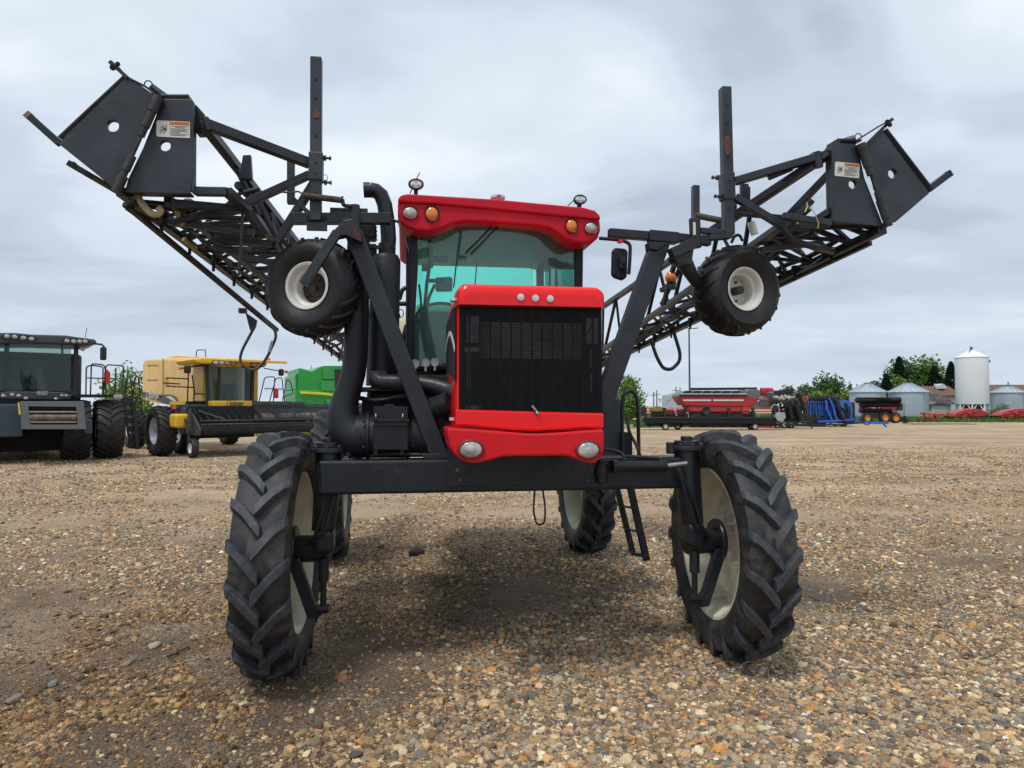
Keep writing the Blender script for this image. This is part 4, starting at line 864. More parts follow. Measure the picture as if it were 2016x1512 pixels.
# cream drop hoses on the left boom
for pp,r_ in(([m(270,380,-.2),m(278,400,-.2),m(296,420,-.2),m(310,424,-.2),m(318,415,-.2),m(312,408,-.2)],.020),([m(355,395,0),m(348,410,0),m(352,432,0),m(362,442,0)],.018),([m(362,470,.4),m(374,482,.45),m(385,490,.5)],.018)):
    e=MB(); e.tube(fillet(pp,.04),r_,10); e.build('cream_drop_hose',M['hosey'],S)
e=MB(); rr3=random.Random(4)
for k in range(9):
    t0=.05+.09*k; 
    p0=Bc[0].lerp(C[0],.3)+ (Bc[1].lerp(C[1],.3)-Bc[0].lerp(C[0],.3))*t0; p1=Bc[0].lerp(C[0],.4)+(Bc[1].lerp(C[1],.4)-Bc[0].lerp(C[0],.4))*(t0+.1)
    o1=Vector((rr3.uniform(-.05,.05),0,rr3.uniform(-.08,.03))); e.tube([p0+o1,(p0+p1)/2+o1+Vector((0,0,-.05)),p1+Vector((.02,0,.0))],.014,6)
e.tube([A[0].lerp(A[1],t_)+Vector((.07,0,.04+.015*math.sin(t_*60))) for t_ in np.linspace(.05,.9,40)],.020,8); e.tube([A[0].lerp(A[1],t_)+Vector((.12,0,.0+.012*math.sin(t_*50+1))) for t_ in np.linspace(.08,.9,40)],.012,6)
e.tube([D[0].lerp(D[1],t_)+Vector((-.02,0,-.09-.02*math.sin(t_*30))) for t_ in np.linspace(.1,.9,30)],.03,8)
e.build('boom_hose',M['hose'],S)
def nozz(mb,p): mb.box(p,(.03,.05,.07)); mb.cyl(p+Vector((0,0,-.03)),p+Vector((0,0,-.09)),.012,8); mb.cyl(p+Vector((0,-.03,-.01)),p+Vector((0,.04,-.01)),.016,8)
for k in range(14):
    e=MB(); nozz(e,A[0].lerp(A[1],.06+k*.062)+Vector((.05,0,-.02))); e.build('spray_nozzle',M['hose'],S)
e=MB(); c=m(372,408,.1); e.lathe([(-.03,.03),(-.02,.055),(.02,.055),(.03,.03)],c,(0,1,0),16); 
for s in(-1,0,1): e.cyl(c+Vector((s*.04,0,-.04)),c+Vector((s*.05,0,-.1)),.013,8)
e.build('section_valve',M['hose'],S)
# guard loops under the booms
e=MB(); e.tube(fillet([m(503,640,1.6),m(476,690,1.6),m(471,712,1.6),m(487,727,1.6),m(506,728,1.6),m(524,708,1.6),m(548,655,1.6),m(520,628,1.6)],.10),.0125,8); e.build('boom_guard_loop',mat('worn_loop_steel',(.10,.085,.075),.5,.3,var=.4,vscale=8),S)
e=MB(); e.box(m(533,682,1.57),(.02,.02,.10),ry=R(15)); e.build('loop_tag',M['steel'],S)
e=MB(); e.prism([m(x,y,1.5) for x,y in((483,615),(505,630),(503,640),(492,650))],(0,.04,0)); e.box(m(478,612,1.5),(.06,.06,.04)); e.build('loop_bracket',BR,S)
# ------------------------------------------------------------------ right boom
FR=5.2
A2=(m(1738,452,-.28),m(1192,716,FR)); B2=(m(1640,415,-.2),m(1188,706,FR)); C2=(m(1545,440,-.05),m(1150,715,FR)); D2=(m(1632,302,-.25),m(1188,603,FR-1.0))
def ext(a,b,k=1.25): return (a,a+(b-a)*k)
A2=ext(*A2,1.12);B2=ext(*B2,1.12);C2=ext(*C2,1.1)
e=MB(); e.beam(*A2,.07,.055); e.beam(*B2,.065,.055); e.beam(*C2,.055,.05); e.beam(*D2,.062,.055)
web(e,A2,B2,[.02,.05,.09,.13,.18,.24,.3,.37,.44,.52,.6,.68,.77,.86,.95],.036); web(e,B2,C2,[.03,.07,.11,.16,.22,.29,.37,.45,.54,.63,.73,.83,.93],.032); web(e,A2,C2,[.04,.12,.2,.3,.42,.56,.7,.84],.028)
web(e,D2,B2,[.22,.34,.48,.62,.76,.9,1.0],.036)
e.build('boom_truss',BM_,S,bevel=.004,label='right boom truss in front of the sky')
e=MB(); 
a_=A2[0]; 
e.beam(A2[0].lerp(A2[1],.02)+Vector((.0,0,-.055)),A2[0].lerp(A2[1],.30)+Vector((0,0,-.055)),.03,.03)
e.build('nozzle_guard_rail',BM_,S)
e=MB()
e.beam(m(1447,357,-.05),m(1614,308,-.25),.058,.055); e.beam(m(1447,388,-.02),m(1545,448,-.1),.058,.05); e.beam(m(1630,302,-.27),m(1400,455,.3),.06,.05); e.tube([m(1512,350,-.1),m(1560,330,-.15)],.022,10)
e.beam(m(1636,440,-.27),m(1540,425,-.2),.05,.045); e.beam(m(1545,448,-.1),m(1592,408,-.25),.05,.05); e.beam(m(1448,420,.1),m(1580,432,.1),.05,.03); e.beam(m(1545,448,0),m(1690,445,-.2),.04,.04)
e.beam(m(1600,395,.2),m(1480,520,.4),.05,.04); e.beam(m(1634,340,.1),m(1500,480,.5),.05,.05); e.beam(m(1445,400,.1),m(1437,458,.05),.04,.04); e.beam(m(1470,368,.3),m(1470,420,.3),.05,.03)
e.tube(fillet([m(1545,450,-.12),m(1560,475,-.12),m(1600,485,-.1),m(1640,495,.1)],.1),.026,8); e.beam(m(1500,492,.2),m(1620,478,.0),.04,.04); e.beam(m(1580,440,.2),m(1500,510,.5),.045,.04)
e.build('boom_brace',BR,S,bevel=.005)
e=MB(); e.beam(m(1369,366,.1),m(1369,470,.1),.05,.05); e.build('short_post',M['plate'],S,bevel=.004)
post(1427,173,1434,463,-.02,.074,[(1432,208),(1432,242),(1433,275),(1434,308),(1436,410)],[(1430,342),(1432,395),[(1436,357),(1437,374)],[(1415,350,-1),(1420,387,-1),(1441,387,1)]],'right adjuster post')
e=MB(); e.tube([m(1368,424,-.02),m(1420,434,-.05)],.022,10); e.build('tension_spring',M['rust'],S)
e=MB(); e.tube([m(1367,430,-.04),m(1370,488,-.04)],.040,14); e.beam(m(1320,500,-.12),m(1366,478,-.08),.062,.07); e.beam(m(1378,454,-.04),m(1425,458,-.04),.045,.04); e.prism([m(x,y,-.06) for x,y in((1395,472),(1400,456),(1445,460),(1442,468))],(0,.07,0)); e.build('pivot_bracket',BR,S,bevel=.005)
e=MB(); e.tube(fillet([m(1326,508,-.05),m(1345,520,.02),m(1375,560,.14),m(1400,575,.18)],.1),.045,14); e.prism([m(x,y,-.1) for x,y in((1319,505),(1366,492),(1362,520),(1340,520))],(0,.07,0)); e.build('gauge_wheel_arm',BR,S,bevel=.004)
e=MB(); e.box(m(1367,450,-.10),(.018,.004,.09)); e.build('white_label',M['label'],S)
# tip plates right
vP=-.30
e=MB(); e.prism([m(x,y,vP) for x,y in((1705,282),(1735,256),(1742,262),(1762,290),(1823,371),(1830,380),(1765,436),(1756,440),(1722,370))],(0,.02,0),[circ(1757,342,vP,.036)]); e.beam(m(1737,258,vP+.05),m(1826,374,vP+.05),.012,.1,up=(0,1,0)); T4=e.build('breakaway_plate',M['plate'],S,bevel=.003,label='right outer tip plate with a round hole')
e=MB(); e.prism([m(x,y,vP+.01) for x,y in((1638,281),(1684,283),(1690,294),(1702,350),(1740,446),(1640,436))],(0,.02,0),[circ(1679,363,vP+.01,.034)]); e.beam(m(1637,285,vP+.09),m(1640,436,vP+.09),.012,.14,up=(0,1,0)); e.beam(m(1641,438,vP+.09),m(1738,447,vP+.09),.014,.14,up=(0,1,0)); e.beam(m(1638,281,vP+.09),m(1684,283,vP+.09),.014,.14,up=(0,1,0)); T3=e.build('tip_plate',M['plate'],S,bevel=.003,label='right inner tip plate with the warning label')
warn(1644,318,1692,323,1690,350,1643,346,vP+.008,T3)
liner(1757,342,vP+.003,.0365,T4); liner(1679,363,vP+.013,.0345,T3)
e=MB(); hq=lambda t_:m(1694+(1750-1694)*t_,283+(446-283)*t_,vP-.02)
for a,b,r_ in((0,.28,.040),(.28,.38,.034),(.36,.62,.016),(.58,.68,.028),(.68,.9,.036),(.88,1.0,.034)): e.tube([hq(a),hq(b)],r_*.8,14)
e.build('hinge_tube',M['hinge'],S)
e=MB(); a=m(1826,374,vP+.03); b=m(1866,344,vP+.03); e.beam(a,b,.045,.045); e.beam(b,b+(b-a).normalized()*.02,.048,.048); e.build('plate_arm',BR,S,bevel=.003)
e=MB(); e.beam(m(1700,290,vP),m(1757,234,vP),.018,.02); e.tube([m(1690,274,vP-.02),m(1728,250,vP-.02),m(1754,236,vP-.02)],.006,6); e.cyl(m(1747,240,vP-.03),m(1747,240,vP+.03),.018,8); e.cyl(m(1752,246,vP-.03),m(1752,246,vP+.03),.016,8)
e.tube([m(1690,271,vP-.03)+Vector((.026*math.cos(t_),0,.03*math.sin(t_))) for t_ in np.linspace(0,2*PI*.95,18)],.004,6); e.tube([m(1683,275,vP+.05),m(1655,284,vP+.1)],.034,14); e.build('latch_rod',BR,S)
e=MB(); e.box(m(1712,455,-.1),(.06,.1,.035),ry=R(-30)); e.prism([m(x,y,.0) for x,y in((1580,524),(1600,520),(1620,506),(1590,530))],(0,.04,0)); e.build('boom_shoe',BR,S)
e=MB(); e.prism([m(x,y,-.12) for x,y in((1600,300),(1612,296),(1616,318),(1604,330),(1598,318))],(0,.06,0)); e.cyl(m(1608,300,-.25),m(1612,330,-.25),.03,10); e.box(m(1465,378,.2),(.06,.03,.12)); e.build('boom_hinge_plate',BR,S)
e=MB(); e.tube(fillet([m(1595,405,-.3),m(1604,420,-.3),m(1612,440,-.3),m(1610,450,-.3)],.03),.003,5); e.tube(fillet([m(1585,418,-.3),m(1590,405,-.3),m(1588,398,-.3)],.03),.005,5); e.build('yellow_string',mat('yellow_twine',(.5,.45,.15),.7),S)
e=MB(); e.tube([m(1478,437,.4),m(1486,462,.4)],.030,14); e.build('white_canister',M['label'],S)
e=MB(); e.tube([B2[0].lerp(B2[1],t_)+Vector((-.05,0,-.08-.015*math.sin(t_*60))) for t_ in np.linspace(.03,.95,40)],.020,8); e.tube([A2[0].lerp(A2[1],t_)+Vector((-.07,0,.05+.015*math.sin(t_*44))) for t_ in np.linspace(.05,.95,40)],.022,8)
e.tube(fillet([m(1440,478,.2),m(1446,464,.2),m(1456,462,.2),m(1462,475,.2)],.05),.012,6); e.build('boom_hose',M['hose'],S)
for k in range(12):
    e=MB(); nozz(e,A2[0].lerp(A2[1],.08+k*.075)+Vector((-.04,0,.0))); e.build('spray_nozzle',M['hose'],S)
e=MB(); e.tube(fillet([m(1280,666,2.2),m(1294,706,2.2),m(1306,726,2.2),m(1322,728,2.2),m(1338,712,2.2),m(1339,695,2.2),m(1326,652,2.2)],.15),.019,8); e.build('boom_guard_loop',M['hose'],S)
e=MB(); c=m(1320,545,1.6); e.lathe([(-.05,.03),(-.04,.045),(-.015,.054),(.015,.052),(.04,.036),(.05,.001)],c,(0,0,1),20); e.build('beacon',M['amber'],S)
e=MB(); e.cyl(c-Vector((0,0,.07)),c-Vector((0,0,.12)),.05,16); e.beam(c+Vector((.02,-.08,.15)),m(1306,600,1.7),.04,.03); e.beam(m(1345,515,1.5),m(1302,600,1.8),.03); e.beam(m(1328,556,1.6),m(1302,572,1.8),.04); e.build('beacon_mount',M['hose'],S)

# rust patches on the posts, leg hoses, bolts
for px0,py0,px1,py1 in((615,214,631,236),(1425,262,1439,306)):
    e=MB(); a=m(px0,py0,-.0605); b=m(px1,py1,-.0605); n_=14; r5=random.Random(px0); cx_,cz_=(a.x+b.x)/2,(a.z+b.z)/2
    e.prism([Vector((max(min(cx_+(b.x-a.x)/2*math.cos(2*PI*i/n_)*r5.uniform(.8,1.3),max(a.x,b.x)),min(a.x,b.x)),a.y,cz_+(a.z-b.z)/2*math.sin(2*PI*i/n_)*r5.uniform(.7,1.1))) for i in range(n_)],(0,.002,0)); e.build('rust_patch',mat('rust_patch_surface',(.12,.05,.035),.8,var=.4,vscale=20),S)
for W_,s_ in((WL,-1),(WR,1)):
    x=W_.x-s_*.30; y=W_.y
    for k,dx in enumerate((-.03,.02)):
        e=MB(); e.tube(fillet([Vector((x-s_*.2,y-.10,zt-.02)),Vector((x-s_*.11,y-.14,zt-.06)),Vector((x+dx-s_*.02,y-.15,1.1)),Vector((x+dx+s_*.04,y-.16,.90)),Vector((x+s_*.12,y-.11,.84))],.06),.011,6); e.build('motor_hose',M['hose'],S)
    e=MB()
    for k in range(8): a_=2*PI*k/8; c_=Vector((x+math.cos(a_)*.105,y-.02+math.sin(a_)*.105,zt+.075)); e.cyl(c_,c_+Vector((0,0,.018)),.012,6)
    e.build('cap_bolts',M['rust'],S)
e=MB()
for px in(900,930,1130,1165): e.cyl(m(px,925,-.128),m(px,925,-.142),.014,6)
for px in(905,1155): e.cyl(m(px,945,-.128),m(px,945,-.142),.012,6)
e.build('plate_bolts',M['rust'],S)
e=MB(); e.beam(m(888,954,-.118),m(1176,954,-.118),.006,.012); e.beam(m(966,955,-.118),m(966,968,-.118),.006,.008); e.build('weld_seam',M['plate'],S)
for pp,r_ in(([(690,780,.25),(740,790,.1),(800,778,.1),(880,790,.05)],.016),([(720,898,.05),(780,893,.0),(840,896,-.02),(890,900,0)],.014),([(830,815,.12),(845,800,.1),(870,812,.05),(886,830,0)],.018),([(810,880,.0),(840,860,.05),(875,862,.05)],.016),([(735,795,.3),(728,770,.3),(742,752,.3)],.014)):
    e=MB(); e.tube(fillet([m(*p_) for p_ in pp],.08),r_,8); e.build('engine_hose',M['hose'],S)
e=MB(); e.cyl(m(842,800,.05),m(842,800,-.02),.02,12); e.build('filler_cap',M['rust'],S)
# ------------------------------------------------------------------ far machines, bins, houses, trees
def FT(name,label,cat,px,depth,yaw,group=None):
    f=Frame(ground_at(px,depth),yaw); e=thing(name,label,cat,f.o,yaw,group); return f,e
def paint(name,col,**k):
    d=dict(rough=.45,coat=.2,var=.08,vscale=2,dirt=.6,dscale=1.2,damt=.2); d.update(k); return mat(name,col,**d)
PY=paint('yellow_paint',(.80,.46,.022),dirt=.55,damt=.35,dcol=(.42,.25,.10)); PYp=paint('faded_yellow_paint',(.80,.50,.13),dirt=.52,damt=.3,dcol=(.6,.36,.14)); PG=paint('green_paint',(.015,.30,.04)); PGl=paint('light_green_paint',(.03,.30,.06)); PDK=paint('charcoal_paint',(.035,.042,.052)); PGR=paint('grey_steel',(.13,.14,.15),dirt=.5,damt=.3)
PR=paint('implement_red',(.40,.016,.022)); PB=paint('implement_blue',(.02,.12,.50)); PYs=paint('stripe_yellow',(.75,.62,.03)); BLK=M['plastic']; DK=M['dark']
GALV=mat('galvanised_steel',(.40,.465,.51),.45,.2,var=.12,vscale=.6,dirt=.6,dscale=.5,damt=.25,dcol=(.25,.24,.22))
def fwheel(par,x,y,z,R_,W,rr,n,off,rimm,name='wheel',lug=.05,rz=0,tm=None):
    e=bpy.data.objects.new(name,None); COL.objects.link(e); e.parent=par; e.location=(x,y,z); e.rotation_euler=(0,0,rz)
    key=(R_,W,rr,n,lug)
    if key not in FW:
        a=MB(); tyre_into(a,R_,W,rr,lug,40); 
        if n: lugs_into(a,R_,W,rr,lug,n,sweep=.34 if W>.45 else .25,wb=.085,wt=.05,steps=4)
        FW[key]=a.build('tyre',tm or M['rubber_far'],e); ro=MB(); rim_into(ro,rr,W,off); FW[key+('r',)]=ro.build('rim',rimm,e)
    else:
        a=FW[key].copy(); COL.objects.link(a); a.parent=e
        r=MB(); rim_into(r,rr,W,off); r.build('rim',rimm,e)
    return e
FW={}
def quad(f,mb,pts,v,d,vv=None):
    mb.prism([f.p(x,y,(vv[i] if vv else v)) for i,(x,y) in enumerate(pts)],(0,d,0)); return mb
def fbox(f,mb,x0,y0,x1,y1,v0,v1):
    a=f.p(x0,y0,v0); b=f.p(x1,y1,v0); mb.bb((a.x,v0,a.z),(b.x,v1,b.z)); return mb
def disc(mb,c,r,rz=None,d=.03,n=20):
    rz=rz or r; i=len(mb.v); mb.lathe([(.02,1),(-d*.4,.95),(-d,.5),(-d*1.1,.01)],(0,0,0),(0,1,0),n)
    mb.v[i:]=[(c.x+x*r,c.y+y,c.z+z*rz) for x,y,z in mb.v[i:]]; return mb
M['hgrey']=mat('header_grey',(.075,.082,.09),.45,.2,var=.3,vscale=3,dirt=.5,dscale=2,damt=.3)
# ---------------- dark combine at the left edge
f,E=FT('combine_harvester','dark charcoal combine harvester without header at the left edge, front towards the camera','combine',40,22.0,R(36))
b=MB(); fbox(f,b,-90,700,150,872,.6,6.5); b.build('body',PDK,E,bevel=.08)
b=MB(); fbox(f,b,-60,690,160,790,1.3,6.0); b.build('grain_tank',PDK,E,bevel=.1)
c=MB(); quad(f,c,[(-20,678),(150,678),(147,772),(-10,772)],0,.05); 
q=f.p
c=MB()
for (x0,y0,x1,y1) in((14,678,8,770),(150,680,148,772),(-60,678,-50,770)): c.beam(q(x0,y0,-.35),q(x1,y1,-.35),.13,.1,up=(0,1,0))
c.beam(q(-60,772,-.35),q(150,774,-.35),.14,.2); c.beam(q(122,680,-.3),q(126,772,-.3),.06,.08,up=(0,1,0)); 
cab=c.build('cab_frame',M['hose'],E,bevel=.02)
c=MB(); n_=10; sc=[]
for k in range(n_+1):
    t_=k/n_; a=q(-50+190*t_,682,-.35); z0=q(60,770,-.35).z; y=-.42-.22*math.sin(PI*t_); sc.append([(a.x,y,a.z),(a.x,y,z0),(a.x,y+.01,z0),(a.x,y+.01,a.z)])
c.loft(sc); c.build('windscreen',M['glass_dark'],cab)
c=MB(); a=q(-40,690,.9); b2=q(145,765,.9); c.bb((a.x,.9,b2.z),(b2.x,1.0,a.z)); c.build('cab_rear_wall',mat('beige_cab_wall',(.09,.10,.085),.8,var=.2),cab)
c=MB(); fbox(f,c,55,712,82,770,.5,.8); c.box(q(60,735,.55),(.5,.3,.6)); c.box(q(45,765,.5),(1.2,.5,.4)); c.build('seat',M['cabin'],cab,bevel=.06)
c=MB(); c.tube([q(76,725,.0),q(80,770,-.1)],.09,10); c.tube([q(75,711,.0)+Vector((.22*math.cos(t_),.1*math.sin(t_),.05*math.sin(t_))) for t_ in np.linspace(0,2*PI,20)],.018,6); c.build('steering_column',mat('grey_column',(.25,.28,.26),.6),cab)
c=MB(); quad(f,c,[(-80,655),(-10,655),(30,655),(60,658),(130,660),(170,666),(188,668),(192,676),(176,680),(120,678),(60,676),(-20,676),(-80,676)],-.75,2.2); c.build('cab_roof',PDK,cab,bevel=.06,seg=3)
c=MB(); quad(f,c,[(2,661),(8,657),(62,660),(76,667),(66,672),(2,669)],-.78,.05); quad(f,c,[(126,665),(172,666),(178,672),(172,676),(126,674),(122,670)],-.78,.05); c.build('light_bar',M['hose'],cab,bevel=.01)
for x,y in((14,662),(29,663),(46,665),(62,667),(132,671),(145,672),(157,672),(168,672)):
    c=MB(); disc(c,q(x,y,-.79),.075,.06); c.build('roof_light',M['lamp'],cab)
c=MB(); c.tube([q(168,664,-.4),q(171,645,-.4)],.01,5); c.tube([q(176,676,-.5),q(200,678,-.6),q(206,684,-.6)],.03,8); c.build('mirror_arm',M['hose'],cab)
c=MB(); fbox(f,c,198,683,210,709,-.65,-.5); c.build('mirror',M['hose'],cab,bevel=.04)
c=MB(); disc(c,q(163,687,-.5),.07); c.build('side_light',M['lamp'],cab)
c=MB(); fbox(f,c,177,667,186,672,-.5,-.3); c.build('beacon',M['orange'],cab,bevel=.02)
c=MB(); quad(f,c,[(0,772),(20,770),(125,772),(142,778),(138,786),(115,788),(20,786),(0,784)],-.85,.5); NP=c.build('nose_panel',PDK,E,bevel=.04)
for x,y,r_ in((7,779,.06),(24,777,.06),(37,779,.06),(51,784,.06),(110,785,.05),(122,779,.05),(130,779,.05)):
    c=MB(); disc(c,q(x,y,-.87),r_,r_*.75); c.build('nose_light',M['lamp'],NP)
textmesh('FENDT',.17,M['label'],'maker_name',NP,q(84,774.5,-.87),fit=.28*1,ext=.004)
# feeder house
c=MB(); ol=[(40,790),(165,790),(170,845),(42,845)]; hl=[(56,800),(150,801),(153,836),(60,836)]
P=[q(x,y,-2.2) for x,y in ol]; H=[q(x,y,-2.2) for x,y in hl]; c.prism(P,(0,.12,0),[H]); FH=c.build('feeder_face',PGR,E,bevel=.01)
c=MB(); fbox(f,c,50,795,158,842,-2.05,-.2); c.build('feeder_house',DK,FH)
c=MB(); c.cyl(q(57,822,-2.12),q(150,822,-2.12),.10,14); c.build('feeder_drum',mat('worn_steel',(.16,.12,.10),.5,.3,var=.5,vscale=5),FH)
c=MB(); c.cyl(q(56,811,-2.13),q(151,811,-2.13),.035,10); c.cyl(q(56,831,-2.13),q(151,831,-2.13),.035,10); c.build('feeder_bar',M['steel'],FH)
c=MB(); quad(f,c,[(35,792),(38,792),(41,816),(37,816)],-2.22,.03); c.build('yellow_marker',M['yellow_lbl'],FH)
c=MB(); fbox(f,c,-40,795,45,860,-1.0,.3); fbox(f,c,165,825,182,855,-1.0,.3); c.build('lower_shield',mat('blue_grey_shield',(.035,.055,.085),.4),E,bevel=.05)
c=MB(); fbox(f,c,-60,850,175,885,.2,1.2); c.build('front_axle',DK,E)
zt_=.97
for px,py in((212,848),(148,858),(-45,856),(-110,856)):
    l=q(px,py,.25 if px in(212,-110) else .1); fwheel(E,l.x,l.y,.97,.97,.80,.44,22,.1,M['cream'])
fwheel(E,q(58,880,5.5).x,5.5,.72,.72,.55,.35,16,.1,M['cream']); fwheel(E,q(58,880,5.5).x-2.2,5.5,.72,.72,.55,.35,16,.1,M['cream'])
c=MB(); fbox(f,c,128,776,228,782,-.2,1.6); c.build('platform',BLK,E)
def rails(f,mb,segs,v,r=.022):
    for s in segs: mb.tube(fillet([f.p(x,y,v) for x,y in s],.08,3),r,6)
c=MB(); rails(f,c,[[(169,777),(170,722),(180,719),(203,722),(202,777)],[(178,777),(180,716),(205,718),(208,730),(203,777)],[(208,777),(208,722),(212,718),(244,720),(240,778)],[(170,744),(240,746)],[(228,724),(226,777)]],.3); c.build('platform_rail',mat('rail_steel',(.02,.04,.04),.4),E)
c=MB(); c.cyl(q(211,754,.2),q(211,732,.2),.09,14); c.cyl(q(211,732,.2),q(211,728,.2),.04,10); c.build('fire_extinguisher',M['redpl'],E)
c=MB(); rails(f,c,[[(246,775),(250,742),(256,740),(262,785)],[(262,778),(266,742),(272,740),(280,820)]],.5,.02); c.build('ladder_rail',M['hose'],E)
c=MB(); c.beam(q(238,788,.3),q(262,792,.3),.12,.3); c.beam(q(262,790,.3),q(270,884,.3),.12,.3,up=(0,1,0)); c.beam(q(246,800,.3),q(256,880,.3),.08,.1,up=(0,1,0))
for k in range(5): c.beam(q(248+2*k,812+k*16,.3),q(264+2*k,812+k*16,.3),.05,.2)
c.build('ladder',M['hose'],E,bevel=.01)
for x in(228,237):
    c=MB(); disc(c,q(x,781,-.25),.08); c.build('work_light',M['lamp'],E)
# ---------------- yellow combine with pickup header
f,E=FT('combine_harvester','yellow combine harvester with a black pickup header, parked left of the sprayer','combine',415,26.0,R(44)); q=f.p
# body side block: built in frame coords from a few fixed stations
xs0=q(406,800,.3).x; xs1=q(497,800,.3).x
sideL=lambda px,py: None
def sp_(px,py,u):
    # point on the plane x = u of this frame
    d=f.p(px,py,1.0)-f.p(px,py,0.0); a=f.p(px,py,0.0); t_=(u-a.x)/d.x; return a+d*t_
U=xs0
b=MB(); pf=[(406,704),(406,790),(385,800),(350,800),(330,797),(300,790),(284,784),(279,770),(280,715),(284,708),(296,706)]
b.prism([sp_(x,y,U) for x,y in pf],(xs1-xs0+.1,0,0)); BO=b.build('body',PYp,E,bevel=.10,seg=3)
b=MB(); b.prism([sp_(x,y,U-.03) for x,y in((281,772),(320,782),(360,795),(385,800),(350,800),(300,792),(284,786))],(.05,0,0)); b.build('lower_body_panel',PY,BO)
b=MB(); b.prism([sp_(x,y,U-.05) for x,y in((281,771),(318,778),(318,790),(282,782))],(.03,0,0)); b.prism([sp_(x,y,U-.06) for x,y in((314,790),(322,778),(333,776),(345,782),(352,797),(330,797))],(.03,0,0)); b.build('side_decal',mat('black_decal',(.03,.035,.045),.4),BO)
b=MB(); b.prism([sp_(x,y,U-.08) for x,y in((326,781),(333,779),(341,784),(346,791),(338,788))],(.03,0,0)); b.build('decal_highlight',M['label'],BO)
a=sp_(290,775,U-.09); b_2=sp_(311,780,U-.09); textmesh('Challenger',.5,M['label'],'side_lettering',BO,(a+b_2)/2,(PI/2,0,-PI/2),shear=.3,fit=1.75,ext=.005)
b=MB(); 
for x in(321,): b.beam(sp_(x,706,U-.01),sp_(x,790,U-.01),.02,.05)
b.beam(sp_(290,719,U-.01),sp_(311,719,U-.01),.02,.03); b.beam(sp_(290,748,U-.01),sp_(311,748,U-.01),.02,.03); b.build('panel_joint',mat('panel_shadow_gap',(.2,.12,.04),.7),BO)
b=MB(); b.prism([sp_(x,y,U+.2) for x,y in((325,705),(345,700),(375,702),(470,707),(470,712),(325,708))],(1.8,0,0)); b.build('tank_extension',PY,E,bevel=.02)
b=MB(); rails(f,b,[[(386,703),(387,691),(389,689),(404,689),(405,691),(405,703)]],2.0,.02); b.build('top_rail',mat('teal_rail',(.02,.07,.09),.4),E)
c=MB(); fbox(f,c,400,708,406,790,.0,1.0); fbox(f,c,498,722,508,790,.0,.6); fbox(f,c,406,718,408,788,-.1,.4); c.build('cab_corner_panel',PY,E,bevel=.03)
c=MB(); 
c.beam(q(406,718,-.5),q(410,790,-.5),.12,.1,up=(0,1,0)); c.beam(q(432,718,-.7),q(430,788,-.7),.08,.1,up=(0,1,0)); c.beam(q(498,720,-.5),q(496,788,-.5),.1,.1,up=(0,1,0)); c.beam(q(406,790,-.5),q(496,790,-.5),.15,.1); CF=c.build('cab_frame',M['hose'],E)
c=MB(); sc=[]
for k in range(9):
    t_=k/8; a=q(404+93*t_,716,-.5); z0=q(450,790,-.5).z; y=-.5-.25*math.sin(PI*t_); sc.append([(a.x,y,a.z),(a.x,y,z0),(a.x,y+.01,z0),(a.x,y+.01,a.z)])
c.loft(sc); c.build('windscreen',M['glass_dark'],CF)
c=MB(); fbox(f,c,408,716,498,792,.8,.9); fbox(f,c,408,788,498,800,-.4,.8); c.build('cab_rear_wall',M['cabin'],CF)
c=MB(); c.box(q(452,775,.3),(.5,.4,.7)); c.build('seat',M['cabin'],CF,bevel=.05)
c=MB(); c.tube([q(462,752,-.1),q(466,786,-.2)],.07,10); c.build('steering_column',mat('pale_column',(.3,.33,.33),.6),CF)
c=MB(); quad(f,c,[(382,706),(386,714),(398,716),(420,716),(436,722),(470,722),(510,720),(526,718),(528,712),(520,710),(470,707),(400,704)],-.95,1.9); RF=c.build('cab_roof',PY,CF,bevel=.06,seg=3)
for x,y in((425,714),(437,714.5),(449,715),(460,715.5),(500,717.5),(509,718),(517,718)):
    c=MB(); disc(c,q(x,y,-.98),.13,.10); c.build('lamp_bezel',M['hose'],RF); c=MB(); disc(c,q(x,y,-1.0),.10,.075); c.build('roof_light',M['lamp'],RF)
c=MB(); fbox(f,c,529,705,533,712,-.5,-.35); fbox(f,c,353,722,358,728,-.7,-.6); fbox(f,c,563,729,568,735,-.9,-.8); c.build('beacon',M['orange'],E,bevel=.02)
c=MB(); fbox(f,c,365,719,377,735,-.8,-.6); fbox(f,c,552,726,560,740,-.9,-.7); c.build('mirror',M['hose'],E,bevel=.05)
c=MB(); c.tube([q(358,725,-.7),q(405,718,-.5)],.03,6); c.tube([q(520,725,-.6),q(553,731,-.85),q(564,732,-.85)],.02,6); c.build('mirror_arm',M['hose'],E)
c=MB(); rails(f,c,[[(371,735),(369,790)],[(378,738),(383,770),(381,792)],[(326,745),(328,744),(371,746)],[(322,754),(355,756)],[(326,760),(382,763)],[(383,775),(402,776)]],-.3,.025); c.build('access_rail',M['hose'],E)
c=MB(); fbox(f,c,325,744,332,759,-.3,-.25); c.build('yellow_step_marker',M['yellow_lbl'],E)
c=MB(); quad(f,c,[(420,789),(497,789),(496,800),(420,800)],-1.1,.5); FP=c.build('front_panel',PY,E,bevel=.03)
textmesh('Challenger',.4,M['label_tx'],'front_lettering',FP,q(463,795,-1.13),shear=.35,fit=.62,ext=.004)
c=MB(); fbox(f,c,370,790,520,835,-.3,1.5); fbox(f,c,385,800,500,860,-1.3,-.2); c.build('underbody',DK,E)
c=MB(); rails(f,c,[[(509,795),(521,744),(526,742),(541,742),(538,793)],[(530,792),(543,745),(555,743),(560,790)],[(556,790),(565,746),(572,752),(578,775),(560,780)],[(521,765),(556,766)]],.5,.022); c.build('platform_rail',mat('teal_rail_side',(.02,.05,.06),.4),E)
